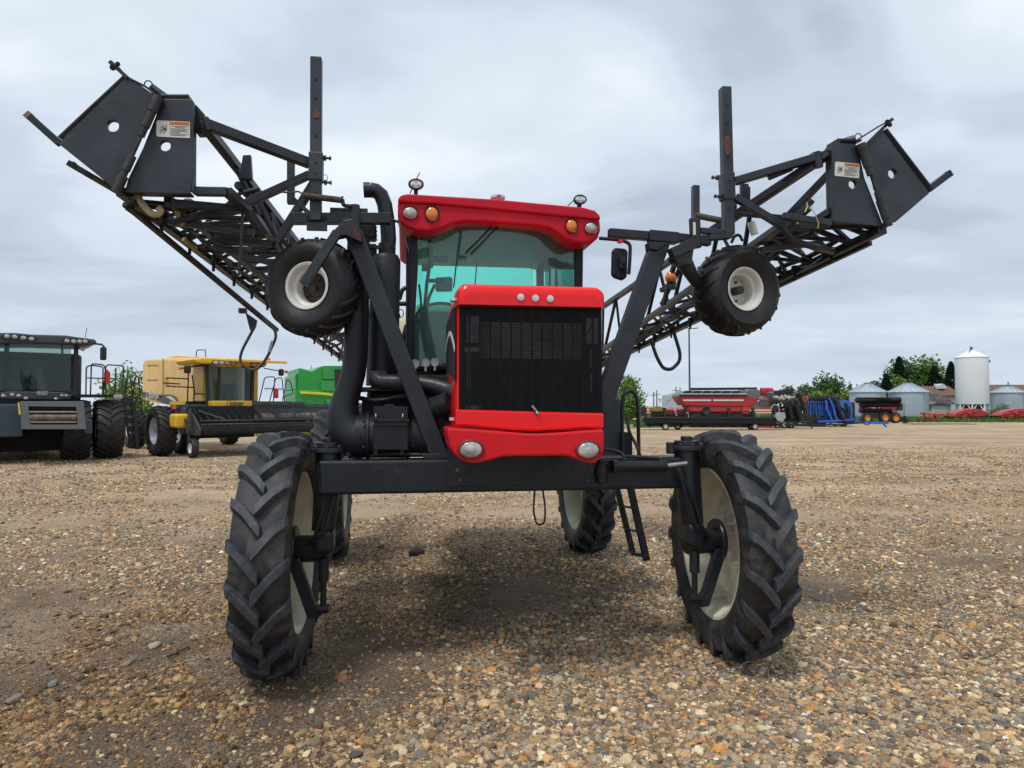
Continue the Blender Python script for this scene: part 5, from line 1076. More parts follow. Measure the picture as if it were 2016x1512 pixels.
c=MB(); c.cyl(q(543,784,.4),q(543,766,.4),.10,12); c.build('fire_extinguisher',M['redpl'],E)
c=MB(); fbox(f,c,505,790,575,800,.2,1.2); c.build('platform',BLK,E)
for px,py,v_ in((317,850,-.2),(362,852,.45)):
    l=q(px,py,v_); fwheel(E,l.x,l.y,.87,.87,.60,.45,22,-.02 if px==317 else .1,paint('silver_rim',(.45,.47,.5),metal=.3))
l=q(265,850,5.4); fwheel(E,l.x,l.y,.78,.78,.6,.35,18,-.1,M['cream']); l=q(450,868,5.4); fwheel(E,l.x,l.y,.72,.72,.55,.35,16,.1,M['cream'])
c=MB(); fbox(f,c,345,815,372,842,-1.5,-.9); c.build('header_drive_cover',PY,E,bevel=.08,seg=3)
c=MB(); fbox(f,c,340,790,365,797,-.6,-.3); c.build('yellow_bracket',M['yellow_lbl'],E); c=MB(); fbox(f,c,340,798,347,805,-.65,-.5); c.build('turn_signal',M['orange'],E)
# header: long trough across the front
c=MB(); vH=-1.8; hx0=q(385,810,vH).x; hx1=hx0+6.3; z_=lambda py:q(400,py,vH).z
hzt=z_(804); hzb=z_(862)
prof=[(vH,hzb+.25),(vH,hzb+.15),(vH+1.3,hzb+.15),(vH+1.3,hzt+.05),(vH+1.2,hzt+.05),(vH+1.15,hzb+.45),(vH+.5,hzb+.28)]
c.prism([(hx0,y,z) for y,z in prof],(hx1-hx0,0,0)); HD=c.build('header',M['hgrey'],E,bevel=.01)
c=MB(); 
for x in(hx0-.03,hx1): c.prism([(x,vH-.4,hzb+.1),(x,vH-.5,hzb+.3),(x,vH+.2,hzt-.2),(x,vH+1.25,hzt+.1),(x,vH+1.3,hzb+.1)],(.05,0,0))
c.box(((hx0+hx1)/2,vH+1.2,hzt+.08),(hx1-hx0,.12,.12)); c.box(((hx0+hx1)/2+.0,vH+1.1,hzt+.18),(2.8,.1,.12)); c.build('header_frame',M['hgrey'],HD)
c=MB(); n_=60; c.cyl((hx0+.1,vH+.72,hzt-.35),(hx1-.1,vH+.72,hzt-.35),.17,16)
for k in range(110):
    t_=k/110; x=hx0+.2+(hx1-hx0-.4)*t_; s=1 if t_<.5 else -1
    for j in range(1):
        a0=s*t_*2*PI*9; a1=a0+s*2*PI*9/110; dx=(hx1-hx0-.4)/110; cc=(vH+.72,hzt-.35)
        c.add([(x,cc[0]+.17*math.cos(a0),cc[1]+.17*math.sin(a0)),(x,cc[0]+.30*math.cos(a0),cc[1]+.30*math.sin(a0)),(x+dx,cc[0]+.30*math.cos(a1),cc[1]+.30*math.sin(a1)),(x+dx,cc[0]+.17*math.cos(a1),cc[1]+.17*math.sin(a1))],[(0,1,2,3)])
c.build('auger',mat('auger_steel',(.17,.13,.11),.5,.3,var=.5,vscale=2),HD)
c=MB(); 
for dy,dz in((-.35,.42),(-.45,.30)): c.cyl((hx0,vH+dy,hzb+dz+.15),(hx1,vH+dy,hzb+dz+.15),.035,8)
for k in range(26): x=hx0+.1+(hx1-hx0-.2)*k/25; c.tube([(x,vH+.4,hzt-.05),(x,vH-.4,hzb+.58)],.012,5)
c.build('windguard',M['hose'],HD)
c=MB(); c.tube([(hx0+.1,vH-.15,hzb+.26),(hx1-.1,vH-.15,hzb+.26)],.16,12)
for k in range(60):
    x=hx0+.1+(hx1-hx0-.2)*k/59
    for j in range(3):
        an=PI*(.8+.25*j); c.beam((x,vH-.15,hzb+.26),(x,vH-.15+.24*math.cos(an),hzb+.26+.24*math.sin(-an)),.03,.01)
c.build('pickup_belt',M['rubber_far'],HD)
l=Vector((hx0-.15,vH-.2,.33)); fwheel(E,l.x,l.y,.33,.33,.22,.17,0,-.03,M['white_rim'],name='gauge_wheel',lug=.01)
c=MB(); c.beam((hx0-.1,vH+.2,hzt),(hx0-.25,vH-.1,.5),.08,.08); c.tube([(hx0+.1,vH+.9,hzt+.1),(hx0-.2,vH+.5,hzt-.2),(hx0-.3,vH-.2,.8)],.04,8); c.tube([(hx0+.2,vH+.3,hzt-.1),(hx0+.9,vH-.3,hzb+.6)],.05,8); c.build('header_arm',M['hose'],E)
# ---------------- green combine half hidden by the intake pipe
f,E=FT('combine_harvester','green combine harvester with a yellow stripe, half hidden behind the sprayer','combine',640,35,R(25)); q=f.p
b=MB(); quad(f,b,[(588,724),(598,726),(614,731),(632,721),(662,721),(690,723),(690,770),(588,770)],0,4.0); BO=b.build('grain_tank',PG,E,bevel=.05)
b=MB(); quad(f,b,[(581,738),(586,734),(588,768),(582,768)],.3,4.0); quad(f,b,[(581,768),(640,768),(700,772),(700,815),(655,815),(640,801),(615,798),(600,805),(590,812),(582,805)],-.1,4.2); b.build('side_panel',PG,BO,bevel=.05)
b=MB(); quad(f,b,[(637,720),(688,720),(688,747),(636,747)],-.15,.2); quad(f,b,[(632,750),(688,748),(688,772),(632,770)],-.15,.2); quad(f,b,[(640,786),(690,790),(690,812),(648,810)],-.2,.2); b.build('upper_panel',PGl,BO,bevel=.03)
b=MB(); quad(f,b,[(591,770),(633,772),(700,780),(700,785),(633,777),(591,775)],-.2,.05); b.build('yellow_stripe',PYs,BO)
b=MB(); quad(f,b,[(659,727),(672,727),(672,765),(660,765)],-.22,.05); b.build('dark_grille',mat('brown_grille',(.04,.025,.02),.7),BO)
b=MB(); fbox(f,b,585,800,700,835,.5,3.8); b.build('underbody',DK,E)
l=q(624,840,.3); fwheel(E,l.x,l.y,.95,.95,.6,.42,20,-.1,paint('wheel_yellow',(.7,.55,.03))); l=q(700,845,.3); fwheel(E,l.x,l.y,.95,.95,.6,.42,20,-.1,paint('wheel_yellow_2',(.7,.55,.03)))
b=MB(); rr3=random.Random(3)
for k in range(12): b.tube([q(606+k*3,820+rr3.uniform(-8,8),-.3),q(603+k*3.4,805+rr3.uniform(-8,10),-.3),q(608+k*3,796,-.2)],.025,5)
b.build('hydraulic_lines',M['hose'],E)
# ---------------- trees
LEAF={}
def leafmat(key,c1,c2,tr=.25):
    if key in LEAF: return LEAF[key]
    mm_=bpy.data.materials.new('foliage_'+key); mm_.use_nodes=True; t=mm_.node_tree; t.nodes.clear()
    o=N(t,'ShaderNodeOutputMaterial'); d=N(t,'ShaderNodeBsdfDiffuse'); tl=N(t,'ShaderNodeBsdfTranslucent'); mx=N(t,'ShaderNodeMixShader'); mx.inputs[0].default_value=tr
    g=N(t,'ShaderNodeNewGeometry'); at=N(t,'ShaderNodeTexCoord'); nf=noise(t,at.outputs['Object'],.8,4,.6)
    r1=math_(t,'ADD',math_(t,'MULTIPLY',g.outputs['Random Per Island'],.55),math_(t,'MULTIPLY',nf,.45))
    c=ramp(t,r1,[(.25,c1),(.75,c2)]); L(t,c,d.inputs[0]); L(t,c,tl.inputs[0]); L(t,d.outputs[0],mx.inputs[1]); L(t,tl.outputs[0],mx.inputs[2]); L(t,mx.outputs[0],o.inputs[0]); LEAF[key]=mm_; return mm_
BARK=mat('bark',(.09,.075,.06),.9,var=.3,vscale=8,bump=.4,bscale=20)
def tree(name,label,px,depth,h,wd,key,seed,kind='round',n=2600,leaf=.16,base=.12,group='trees around the yard',vis=1.0):
    r=np.random.default_rng(seed); p=ground_at(px,depth); e=thing(name,label,'tree',(p.x,p.y,-.02),0,group)
    tr=MB(); tr.tube([(0,0,0),(0.03*h*.2,0,h*.35),(.0,.05,h*.7),(0,0,h*.96)],[h*.022,h*.016,h*.009,.02],8)
    P=[];
    if kind=='spruce':
        t_=r.random(n)**.75; z=h*(.06+.94*t_); lay=np.floor(z/(h*.055))*(h*.055); fr=(z-lay)/(h*.055)
        rad=wd/2*1.6*(1-lay/h)**.9*(1.05-.5*fr)*(.8+.4*r.random(n)); ang=r.random(n)*6.283; az=np.round(ang/.42)*.42+r.normal(0,.09,n)
        rr=rad*np.sqrt(r.random(n)*.85+.15); x=rr*np.cos(az); y=rr*np.sin(az); z=z-rr*.22; P=np.stack([x,y,z],1)
    else:
        nc=int(14+10*(wd*h)**.5); cs=[]
        for i in range(nc):
            u=r.normal(0,1,3); u/=np.linalg.norm(u); k=r.random()**.45
            zc=h*(base+(1-base)*.5)+u[2]*k*h*(1-base)*.44; s=(1-abs((zc/h-(base+1)/2)/((1-base)/2))**2.2)
            if kind=='poplar': s=.7*s+.3*(zc/h<.6)
            cs.append((u[0]*k*wd*.42*max(.35,s)**.6,u[1]*k*wd*.42*max(.35,s)**.6,zc,(.10+.09*r.random())*min(wd,h)))
            tr.tube([(0,0,h*(.2+.5*r.random())),(cs[-1][0]*.5,cs[-1][1]*.5,zc-.1*h*r.random()),(cs[-1][0],cs[-1][1],zc)],[h*.006,h*.004,h*.002],5)
        cs=np.array(cs); w_=cs[:,3]**2; ci=r.choice(nc,n,p=w_/w_.sum()); d=r.normal(0,1,(n,3)); d/=np.linalg.norm(d,axis=1)[:,None]; d*=(r.random(n)**.4)[:,None]
        P=cs[ci,:3]+d*cs[ci,3][:,None]*np.array([1.15,1.15,.95])*1.35
        P[:,2]=np.maximum(P[:,2],.05*h)
    q1=r.normal(0,1,(n,3)); q1/=np.linalg.norm(q1,axis=1)[:,None]; q2=np.cross(q1,r.normal(0,1,(n,3))); q2/=np.linalg.norm(q2,axis=1)[:,None]
    sz=leaf*(.6+.9*r.random(n))[:,None]
    if kind=='spruce': q1=np.stack([P[:,0]+1e-3,P[:,1],-.35*np.hypot(P[:,0],P[:,1])],1); q1/=np.linalg.norm(q1,axis=1)[:,None]; q2=np.cross(q1,[0,0,1.]); q2/=np.linalg.norm(q2,axis=1)[:,None]; q1=q1*1.5; q2=q2*.55+r.normal(0,.25,(n,3))
    V=np.stack([P-q1*sz,P+q2*sz*.7,P+q1*sz,P-q2*sz*.7],1).reshape(-1,3); F=np.arange(4*n).reshape(n,4)
    me=bpy.data.meshes.new('crown'); me.from_pydata(V.tolist(),[],F.tolist()); me.materials.append(LEAF[key]); c=bpy.data.objects.new('crown',me); COL.objects.link(c); c.parent=e
    tr.build('trunk',BARK,e); return e
leafmat('fresh',(.13,.21,.05),(.24,.34,.10)); leafmat('spring',(.075,.15,.03),(.16,.26,.07)); leafmat('bright',(.14,.22,.03),(.25,.34,.08)); leafmat('mid',(.05,.11,.04),(.12,.19,.075)); leafmat('dark',(.014,.032,.017),(.034,.062,.034)); leafmat('pale',(.12,.17,.10),(.2,.25,.15))
def hgt_(py,depth): return CAM_H+(HOR-py)/FPX*depth
T=[('leafy_tree','loose spring tree seen between the charcoal and the yellow combine',250,42,714,3.6,'fresh',1,'poplar',2600,.10,.05),
('leafy_tree','low green bush tree behind the wheels of the charcoal combine',232,44,760,2.6,'bright',2,'round',1500,.09,.0),
('leafy_tree','small leafy top showing above the green combine',612,46,713,1.9,'spring',3,'poplar',900,.09,.1),
('leafy_tree','bright green bushy tree right behind the right boom strut',1238,62,737,3.3,'fresh',4,'poplar',3000,.11,.0),
('leafy_tree','lower bush beside the bright tree behind the strut',1215,60,770,2.4,'fresh',5,'round',1500,.11,.0),
('leafy_tree','rounded green tree rising between the folded harrow and the cultivators',1634,105,737,6.2,'mid',6,'round',2600,.2,.2),
('leafy_tree','pale far tree behind the black auger',1586,120,753,3.4,'pale',7,'round',1200,.2,.1),
('leafy_tree','low pale green tree far behind the grain box',1555,120,757,4.2,'pale',8,'round',1200,.2,.1),
('leafy_tree','bright low bush beside the blue cultivator',1665,98,770,3.4,'bright',9,'round',1200,.18,.0),
('leafy_tree','bright low hedge tree above the cultivators',1615,100,766,5.0,'bright',10,'round',1500,.18,.0),
('leafy_tree','pale thin tree left of the dark spruces',1728,100,743,2.6,'pale',11,'round',1100,.18,.2),
('leafy_tree','yellow-green tree between the first two grain bins',1766,99,737,3.4,'bright',12,'round',1800,.18,.1),
('leafy_tree','tall green tree in the clump behind the bins, left half',1779,104,706,7.0,'mid',13,'poplar',3600,.2,.1),
('leafy_tree','tallest broad green tree behind the second grain bin',1820,104,703,7.0,'spring',14,'poplar',4200,.2,.1),
('leafy_tree','small green tree top behind the first bin',1683,106,760,3.0,'mid',15,'round',900,.18,.1),
('spruce_tree','dark narrow spruce left of the second grain bin',1745,94,736,2.8,'dark',16,'spruce',2600,.17,0),
('spruce_tree','tall dark spruce standing in the leafy clump',1771,102,702,3.6,'dark',17,'spruce',4200,.19,0),
('spruce_tree','dark spruce at the right side of the leafy clump',1840,101,721,4.0,'dark',18,'spruce',3600,.19,0),
('spruce_tree','lone dark spruce just left of the white hopper bin',1873,101,712,3.4,'dark',19,'spruce',3600,.18,0),
('spruce_tree','low dark spruce behind the brown roof',1854,103,742,3.2,'dark',20,'spruce',1600,.17,0)]
for nm,lb,px,dp,py,wd,key,sd_,kd,n_,lf,bs in T:
    hh=hgt_(py,dp); tree(nm,lb,px,dp,hh,wd*1.0,key,sd_,kd,n_,lf,bs)
# ---------------- bins and buildings on the right
def bin_(px,depth,wpx,top,eave,label,mt=GALV,base=0,group='round grain bins',name='grain_bin'):
    p=ground_at(px,depth); e=thing(name,label,'grain bin',(p.x,p.y,base),0,group); r=wpx/2/FPX*depth; ze=hgt_(eave,depth)-base; zt=hgt_(top,depth)-base
    c=MB(); n=48; pr=[]
    k=int((ze)/.11)
    for i in range(k+1): pr.append((ze*i/k,r+(.012 if i%2 else 0)))
    c.lathe(pr,(0,0,0),(0,0,1),n); c.build('wall',mt,e)
    c=MB(); c.beam((r*.35-.2,-r*.94-.06,.1),(r*.35-.2,-r*.94-.06,ze),.04); c.beam((r*.35+.2,-r*.94-.06,.1),(r*.35+.2,-r*.94-.06,ze),.04)
    for k in range(int(ze/.3)): c.beam((r*.35-.2,-r*.94-.06,.2+.3*k),(r*.35+.2,-r*.94-.06,.2+.3*k),.03)
    c.build('ladder',mt,e); c=MB(); c.prism([(-r*.5+.9*math.cos(t_)*.0-.45,-r*.9-.02,z__) for t_,z__ in((0,.3),(0,1.9))]+[(-r*.5+.45,-r*.9-.02,1.9),(-r*.5+.45,-r*.9-.02,.3)],(0,.3,0)); c.build('door',mt,e)
    c=MB(); c.lathe([(ze-.05,r+.12),(ze+.02,r+.12),(zt-.05,.38),(zt,.36),(zt+.05,.01)],(0,0,0),(0,0,1),n)
    for j in range(20):
        a=2*PI*j/20; c.beam((math.cos(a)*(r+.1),math.sin(a)*(r+.1),ze+.05),(math.cos(a)*.4,math.sin(a)*.4,zt),.05,.05)
    ro=c.build('roof',mt,e); c=MB(); c.lathe([(zt-.1,.42),(zt+.08,.42),(zt+.1,.3)],(0,0,0),(0,0,1),20); c.build('lid',M['rust'],ro)
    return e,r,ze,zt
e1,r1,z1,_=bin_(1708,88,66,755,772,'grey corrugated grain bin left of the dark spruce')
e2,r2,z2,_=bin_(1788,88,71,754,772,'grey corrugated grain bin right of the spruce')
bin_(1827,112,22,760,770,'small far bin peeping out behind the brown-roofed house')
bin_(1984,92,60,760,773,'patched grey grain bin at the right edge of the yard')
bin_(1639,108,38,772,785,'pale bin roof showing behind the blue cultivator')
# hopper elevator bin far left of the grain box
f,E=FT('seed_bin','blue-grey hopper bin with a loading arm behind the red grain box','bin',1335,78,0,None); q=f.p
b=MB(); b.prism([q(x,y,0) for x,y in((1316,778),(1334,772),(1358,778),(1358,800),(1364,812),(1308,812),(1316,800))],(0,3.4,0)); b.build('hopper',GALV,E)
b=MB(); b.beam(q(1293,786,0),q(1318,786,0),.15,.15); 
for k in range(4): b.beam(q(1298,786+k*6,0),q(1298,792+k*6,0),.08)
b.beam(q(1300,788,0),q(1312,806,0),.07); b.beam(q(1312,788,0),q(1302,806,0),.07); b.build('loading_arm',GALV,E)
# white hopper bin on legs
p=ground_at(1914,86); E=thing('hopper_bin','tall white smooth hopper bin with a cone roof on white legs','hopper bin',(p.x,p.y,0)); WH=mat('white_bin_paint',(.80,.82,.85),.4,var=.03,vscale=.5); rW=28.5/FPX*86
z0=hgt_(796,86); ze=hgt_(704,86); zt=hgt_(689,86)
c=MB(); c.lathe([(z0,rW),(z0+.08,rW+.02),(ze,rW)],(0,0,0),(0,0,1),48); c.build('wall',WH,E)
c=MB(); c.lathe([(ze-.03,rW+.06),(ze+.02,rW+.06),(zt,.2),(zt+.1,.01)],(0,0,0),(0,0,1),48); ro=c.build('roof',WH,E)
c=MB(); c.beam((-.2,-.3,zt-.1),(-.3,-.3,zt+.45),.06); c.beam((-.7,-.5,zt-.4),(-.1,-.3,zt+.4),.05); c.box((-.1,-.2,zt+.2),(.3,.2,.15)); c.build('vent_lid',M['rust'],ro)
c=MB(); c.lathe([(z0,rW-.05),(.7,.35),(.65,.01)],(0,0,0),(0,0,1),32); c.build('hopper_cone',PGR,E)
for k in range(8):
    a=2*PI*k/8+.2; x,y=math.cos(a)*rW*.97,math.sin(a)*rW*.97; a2=a+2*PI/8; c=MB(); c.beam((x,y,0),(x,y,z0),.13,.13); c.beam((x,y,z0-.9),((x*1.25+math.cos(a2)*rW*.97*.75)/2,(y*1.25+math.sin(a2)*rW*.97*.75)/2,z0-.05),.10); c.beam((x,y,z0-.9),((x*1.25+math.cos(a-2*PI/8)*rW*.97*.75)/2,(y*1.25+math.sin(a-2*PI/8)*rW*.97*.75)/2,z0-.05),.10); c.build('leg',WH,E)
c=MB(); c.box((rW*.82,-rW*.58,ze-.5),(.3,.1,.25)); c.build('wall_mark',M['label_tx'],E)
def house(px0,px1,depth,ridge,eave,label,roofc,wallc,name='house',dy=6,gable=False,door=None,holes=False):
    f,E=FT(name,label,'house' if name=='house' else 'shed',(px0+px1)/2,depth,0); q=f.p; a=q(px0,eave,0); b_=q(px1,eave,0); ze=a.z; zr=q(px0,ridge,0).z
    c=MB(); c.bb((a.x,0,0),(b_.x,dy,ze)); 
    for X,s in((a.x,1),(b_.x,-1)): c.prism([(X,0,ze),(X,dy,ze),(X,dy/2,zr)],(s*.12,0,0))
    c.build('wall',wallc,E)
    c=MB(); o=.35; zz=ze-o*(zr-ze)/(dy/2)
    c.prism([(a.x-.3,-o,zz),(a.x-.3,dy/2,zr+.03),(a.x-.3,dy+o,zz),(a.x-.3,dy+o,zz+.15),(a.x-.3,dy/2,zr+.2),(a.x-.3,-o,zz+.15)],(b_.x-a.x+.6,0,0)); ro=c.build('roof',roofc,E)
    return f,E,ze,zr,a,b_,ro
BRN=mat('brown_shingles',(.16,.085,.055),.85,var=.25,vscale=5,bump=.3,bscale=30); OLD=mat('peeling_shingles',(.055,.05,.05),.9,var=.3,vscale=3,dirt=.50,dscale=.7,damt=.9,dcol=(.34,.31,.28)); WW=mat('white_siding',(.55,.57,.58),.7,var=.08,vscale=4,dirt=.6,damt=.3)
f,E,ze,zr,a,b_,ro=house(1836,1886,96,762,778,'house with a brown shingle roof behind the weathered garage',BRN,WW,dy=5)
c=MB(); c.prism([(b_.x-1.9,1,zr-.2),(b_.x-.9,1,zr-.2),(b_.x-1.0,1,zr+.25),(b_.x-1.4,1,zr+.5),(b_.x-1.8,1,zr+.25)],(0,1.5,0)); c.build('dormer',WW,ro)
c=MB(); c.cyl((a.x+1.2,1.5,zr-.3),(a.x+1.2,1.5,zr+.5),.08,8); c.build('vent_pipe',M['steel'],ro)
f,E,ze,zr,a,b_,ro=house(1948,2050,96,759,775,'long house with a brown roof behind the hopper bin at the right edge',BRN,WW,dy=6)
c=MB(); 
for px in(1958,1985): c.cyl(f.p(px,768,1.5),f.p(px,752 if px==1985 else 760,1.5),.10,10)
c.build('chimney',M['steel'],ro)
c=MB(); fbox(f,c,1949,782,1952,798,-.05,0); c.build('window',M['glass_dark'],E)
f,E,ze,zr,a,b_,ro=house(1824,1872,90,778,794,'small white garage with peeling dark shingles beside the second bin',OLD,WW,name='garage',dy=4.5)
c=MB(); fbox(f,c,1834,796,1864,826,-.05,0.0); c.build('garage_door',mat('white_door',(.66,.67,.66),.6,bump=.2,bscale=6),E)
c=MB(); fbox(f,c,1825,796,1832,826,-.04,0.0); c.build('dark_opening',DK,E)
# ---------------- machines standing in line on the right
def tubew(mb,c,R_,w_,ax_=(1,0,0)): mb.lathe([(-w_/2,R_*.55),(-w_/2,R_*.92),(-w_*.3,R_),(w_*.3,R_),(w_/2,R_*.92),(w_/2,R_*.55)],c,ax_,28)
def small_wheel(par,f,px,py,r,w_,v=0,rim=None):
    c0=f.p(px,py,v); e=bpy.data.objects.new('wheel',None); COL.objects.link(e); e.parent=par; e.location=(c0.x,v,r)
    c=MB(); tubew(c,(0,0,0),r,w_,(0,1,0)); c.build('tyre',M['rubber_far'],e); c=MB(); c.lathe([(-w_*.45,r*.56),(-w_*.3,r*.5),(-w_*.25,.05),(-w_*.4,.001)],(0,0,0),(0,1,0),24); c.build('rim',rim or M['white_rim'],e)
# red tank wagon
f,E=FT('grain_wagon','long red hopper wagon with a black arched lid, behind the black header','wagon',1430,56,0); q=f.p
b=MB(); b.prism([q(x,y,0) for x,y in((1337,780),(1472,780),(1496,784),(1496,786),(1480,800),(1458,800),(1350,798))],(0,2.8,0)); b.prism([q(x,y,.2) for x,y in((1355,798),(1480,798),(1474,812),(1364,812))],(0,2.4,0)); HB=b.build('hopper',PR,E,bevel=.03)
b=MB(); b.prism([q(x,y,.05) for x,y in((1337,779),(1472,779),(1472,775),(1462,769),(1350,769),(1339,775))],(0,2.7,0)); b.prism([q(x,y,.03) for x,y in((1471,782),(1471,770),(1476,766),(1490,766),(1497,770),(1498,782),(1490,785))],(0,2.7,0)); b.build('lid',PGR,E,bevel=.03)
b=MB()
for k in range(6): x=1353+19*k; b.prism([q(a_,b_,.0) for a_,b_ in((x-9,774.5),(x+6,774.5),(x+9,769.5),(x-3,769.5))],(0,.1,0))
b.beam(q(1337,779,-.04),q(1471,779,-.04),.05,.14); b.beam(q(1358,766,1.5),q(1490,765,1.5),.15,.2); b.build('lid_panel',mat('black_gloss_panel',(.012,.013,.016),.25),HB)
b=MB(); b.beam(q(1345,788,-.03),q(1400,788,-.03),.02,.12); b.beam(q(1404,788,-.03),q(1464,788,-.03),.02,.12); b.beam(q(1340,775.5,-.03),q(1471,775.5,-.03),.02,.06); b.build('white_stripe',M['label'],HB)
b=MB(); b.beam(q(1500,772,.5),q(1520,774,.5),.9,.5); b.cyl(q(1498,772,.4),q(1520,772,.4),.35,16); b.build('red_fan_housing',PR,E)
b=MB(); b.bb(q(1470,790,.3),q(1520,806,1.5)); b.beam(q(1500,782,.2),q(1540,784,.2),.2,.3); b.beam(q(1495,788,.3),q(1536,792,.3),.1,.2)
for k in range(9): b.tube([q(1496+4*k,779+(k%3),.2),q(1499+4*k,792,.1),q(1497+4*k,800,.2)],.05,6)
b.build('metering_unit',mat('dull_metal_parts',(.30,.29,.27),.5,.4,var=.4,vscale=4),E)
b=MB(); b.bb(q(1365,810,.5),q(1475,842,2)); b.build('chassis',DK,E)
for px in(1372,1395,1410,1452): small_wheel(E,f,px,836,.55,.4,.3,M['hose'])
b=MB(); b.bb(q(1462,800,-.1),q(1474,815,.2)); b.build('red_frame',PR,E)
b=MB(); b.beam(q(1470,836,-.2),q(1520,842,-.4),.3,.25); b.beam(q(1515,842,-.4),q(1545,850,-.6),.08,.1); b.build('hitch',PR,E)
# black header on its transport cart
f,E=FT('crop_header','wide black cutting header on a transport cart with small white wheels','header',1405,50,0); q=f.p
b=MB(); b.prism([q(x,y,0) for x,y in((1264,828),(1268,822),(1540,822),(1546,830),(1520,834),(1270,833))],(0,1.6,0)); b.beam(q(1268,823,-.1),q(1545,823,-.1),.1,.1); HDk=b.build('deck',M['plastic'],E,bevel=.02)
b=MB()
for zy,th in((810.5,.07),(815,.09),(819,.06)): b.beam(q(1265,zy,.2),q(1528,zy,.2),th,th)
for px in(1270,1308,1349,1388,1434,1482,1524): b.beam(q(px,804,.1),q(px+2,828,0),.10,.1); b.cyl(q(px,806,.1),q(px,806,.3),.14,10)
b.build('reel_frame',M['hose'],E)
b=MB()
for k in range(130): x=1266+k*2.03; b.beam(q(x,803+ (k%2),.4),q(x-.6,809,.2),.015)
b.beam(q(1264,803.5,.4),q(1529,802.5,.4),.03); b.build('reel_tines',M['redpl'],E)
b=MB(); b.lathe([(0,.02),(-.1,.3),(0,.32)],q(1390,808,0),(0,1,0),14); b.box(q(1265,810,.1),(.3,.3,.6)); b.build('reel_hub',M['hose'],E)
b=MB(); b.prism([q(x,y,-.2) for x,y in((1530,812),(1545,812),(1547,822),(1540,832),(1531,828),(1526,820))],(0,.6,0)); b.tube([q(1526,808,0)+Vector((.30*math.cos(t_),0,.4*math.sin(t_))) for t_ in np.linspace(-1,3.2,14)],.04,6); b.build('end_shield',mat('silver_end_shield',(.35,.37,.4),.4,.3,var=.3),E,bevel=.03)
b=MB(); b.beam(q(1270,836,.8),q(1540,836,.8),.2,.2)
for px in(1276,1300,1310,1340,1470,1486): b.beam(q(px,832,.7),q(px+3,842,.6),.08)
b.build('cart_frame',M['hose'],E)
for px in(1310,1334,1478,1486): small_wheel(E,f,px,842,.26,.2,.2 if px in(1310,1486) else .9,M['white_rim'])
for px,py,c_ in((1268,821,'hose'),(1318,818,'white_rim')): pass
b=MB(); b.beam(q(1326,798,1.2),q(1332,818,1.2),.12); b.build('white_divider',M['label'],E)
# small green box and red machine behind header
f,E=FT('grain_box','low green box machine behind the header','machine',1298,60,0); q=f.p
b=MB(); b.prism([q(x,y,0) for x,y in((1285,803),(1290,800),(1305,801),(1309,805),(1307,812),(1286,812))],(0,1.5,0)); b.build('box',PG,E,bevel=.05)
b=MB(); b.bb(q(1286,812,.2),q(1307,836,1.3)); b.build('frame',DK,E)
f,E=FT('drill_cart','low dark red machine behind the left half of the header','machine',1330,58,0); q=f.p
b=MB(); b.prism([q(x,y,0) for x,y in((1310,806),(1352,805),(1352,816),(1312,816))],(0,1.2,0)); b.build('box',paint('dark_red',(.22,.015,.02)),E,bevel=.03); b=MB(); b.bb(q(1315,815,.1),q(1350,834,.9)); b.build('frame',DK,E)
# black folded augers / draper heads
f,E=FT('folded_drill','folded black seed drill with rolled grey tubes between wagon and blue cultivator','seed drill',1560,54,0); q=f.p
b=MB()
for x0,y0,x1,y1,r_ in((1566,793,1578,829,.20),(1574,777,1586,812,.17),(1552,790,1560,822,.13)): b.tube([q(x0,y0,0),q(x1,y1,0)],r_,14)
for px,py in((1566,793),(1571,780)): b.lathe([(0,.22),(-.05,.24),(-.06,.14),(.0,.12),(.02,.01)],q(px,py,-.1),(0,1,0),18)
b.build('rolled_tube',M['plastic'],E)
b=MB(); b.prism([q(x,y,.6) for x,y in((1520,772),(1540,768),(1556,768),(1570,772),(1578,782),(1572,790),(1540,792),(1522,786))],(0,1.2,0)); b.build('grey_cover',PGR,E,bevel=.06)
b=MB()
for x0,y0,x1,y1,w_ in((1524,772,1560,768,.2),(1528,777,1562,772,.12)): b.beam(q(x0,y0,.4),q(x1,y1,.4),w_)
b.bb(q(1528,800,.8),q(1562,838,1.8)); b.beam(q(1545,836,0),q(1612,838,0),.16,.2); b.beam(q(1600,836,0),q(1596,848,-.2),.1); b.beam(q(1580,815,.2),q(1600,836,.2),.14); b.beam(q(1556,830,.2),q(1620,836,.2),.12); b.beam(q(1614,840,0),q(1640,832,0),.06)
for k in range(16): r9=random.Random(k); b.beam(q(1530+4.2*k,r9.uniform(786,812),.7),q(1534+4.2*k+r9.uniform(-6,6),r9.uniform(815,836),.5),.09)
b.build('frame',M['hose'],E)
b=MB(); 
for k in range(14): r9=random.Random(50+k); b.tube([q(1524+3*k,r9.uniform(777,786),.3),q(1527+3*k,r9.uniform(780,789),.2)],.09,6)
b.build('metal_fittings',mat('pale_fittings',(.42,.40,.36),.5,.3,var=.4,vscale=3),E)
b=MB(); b.box(q(1542,806,-.1),(.12,.1,.12)); b.build('amber_marker',M['orange'],E)
for px,r_ in((1544,.30),(1557,.3),(1530,.3)): small_wheel(E,f,px,842,r_,.25,.3,M['white_rim'])
b=MB(); b.beam(q(1580,780,.9),q(1591,802,.9),.08); b.beam(q(1589,779,.9),q(1590,800,.9),.08); b.beam(q(1582,781,.9),q(1590,780,.9),.06); b.build('pink_red_brace',paint('faded_red',(.5,.06,.1)),E)
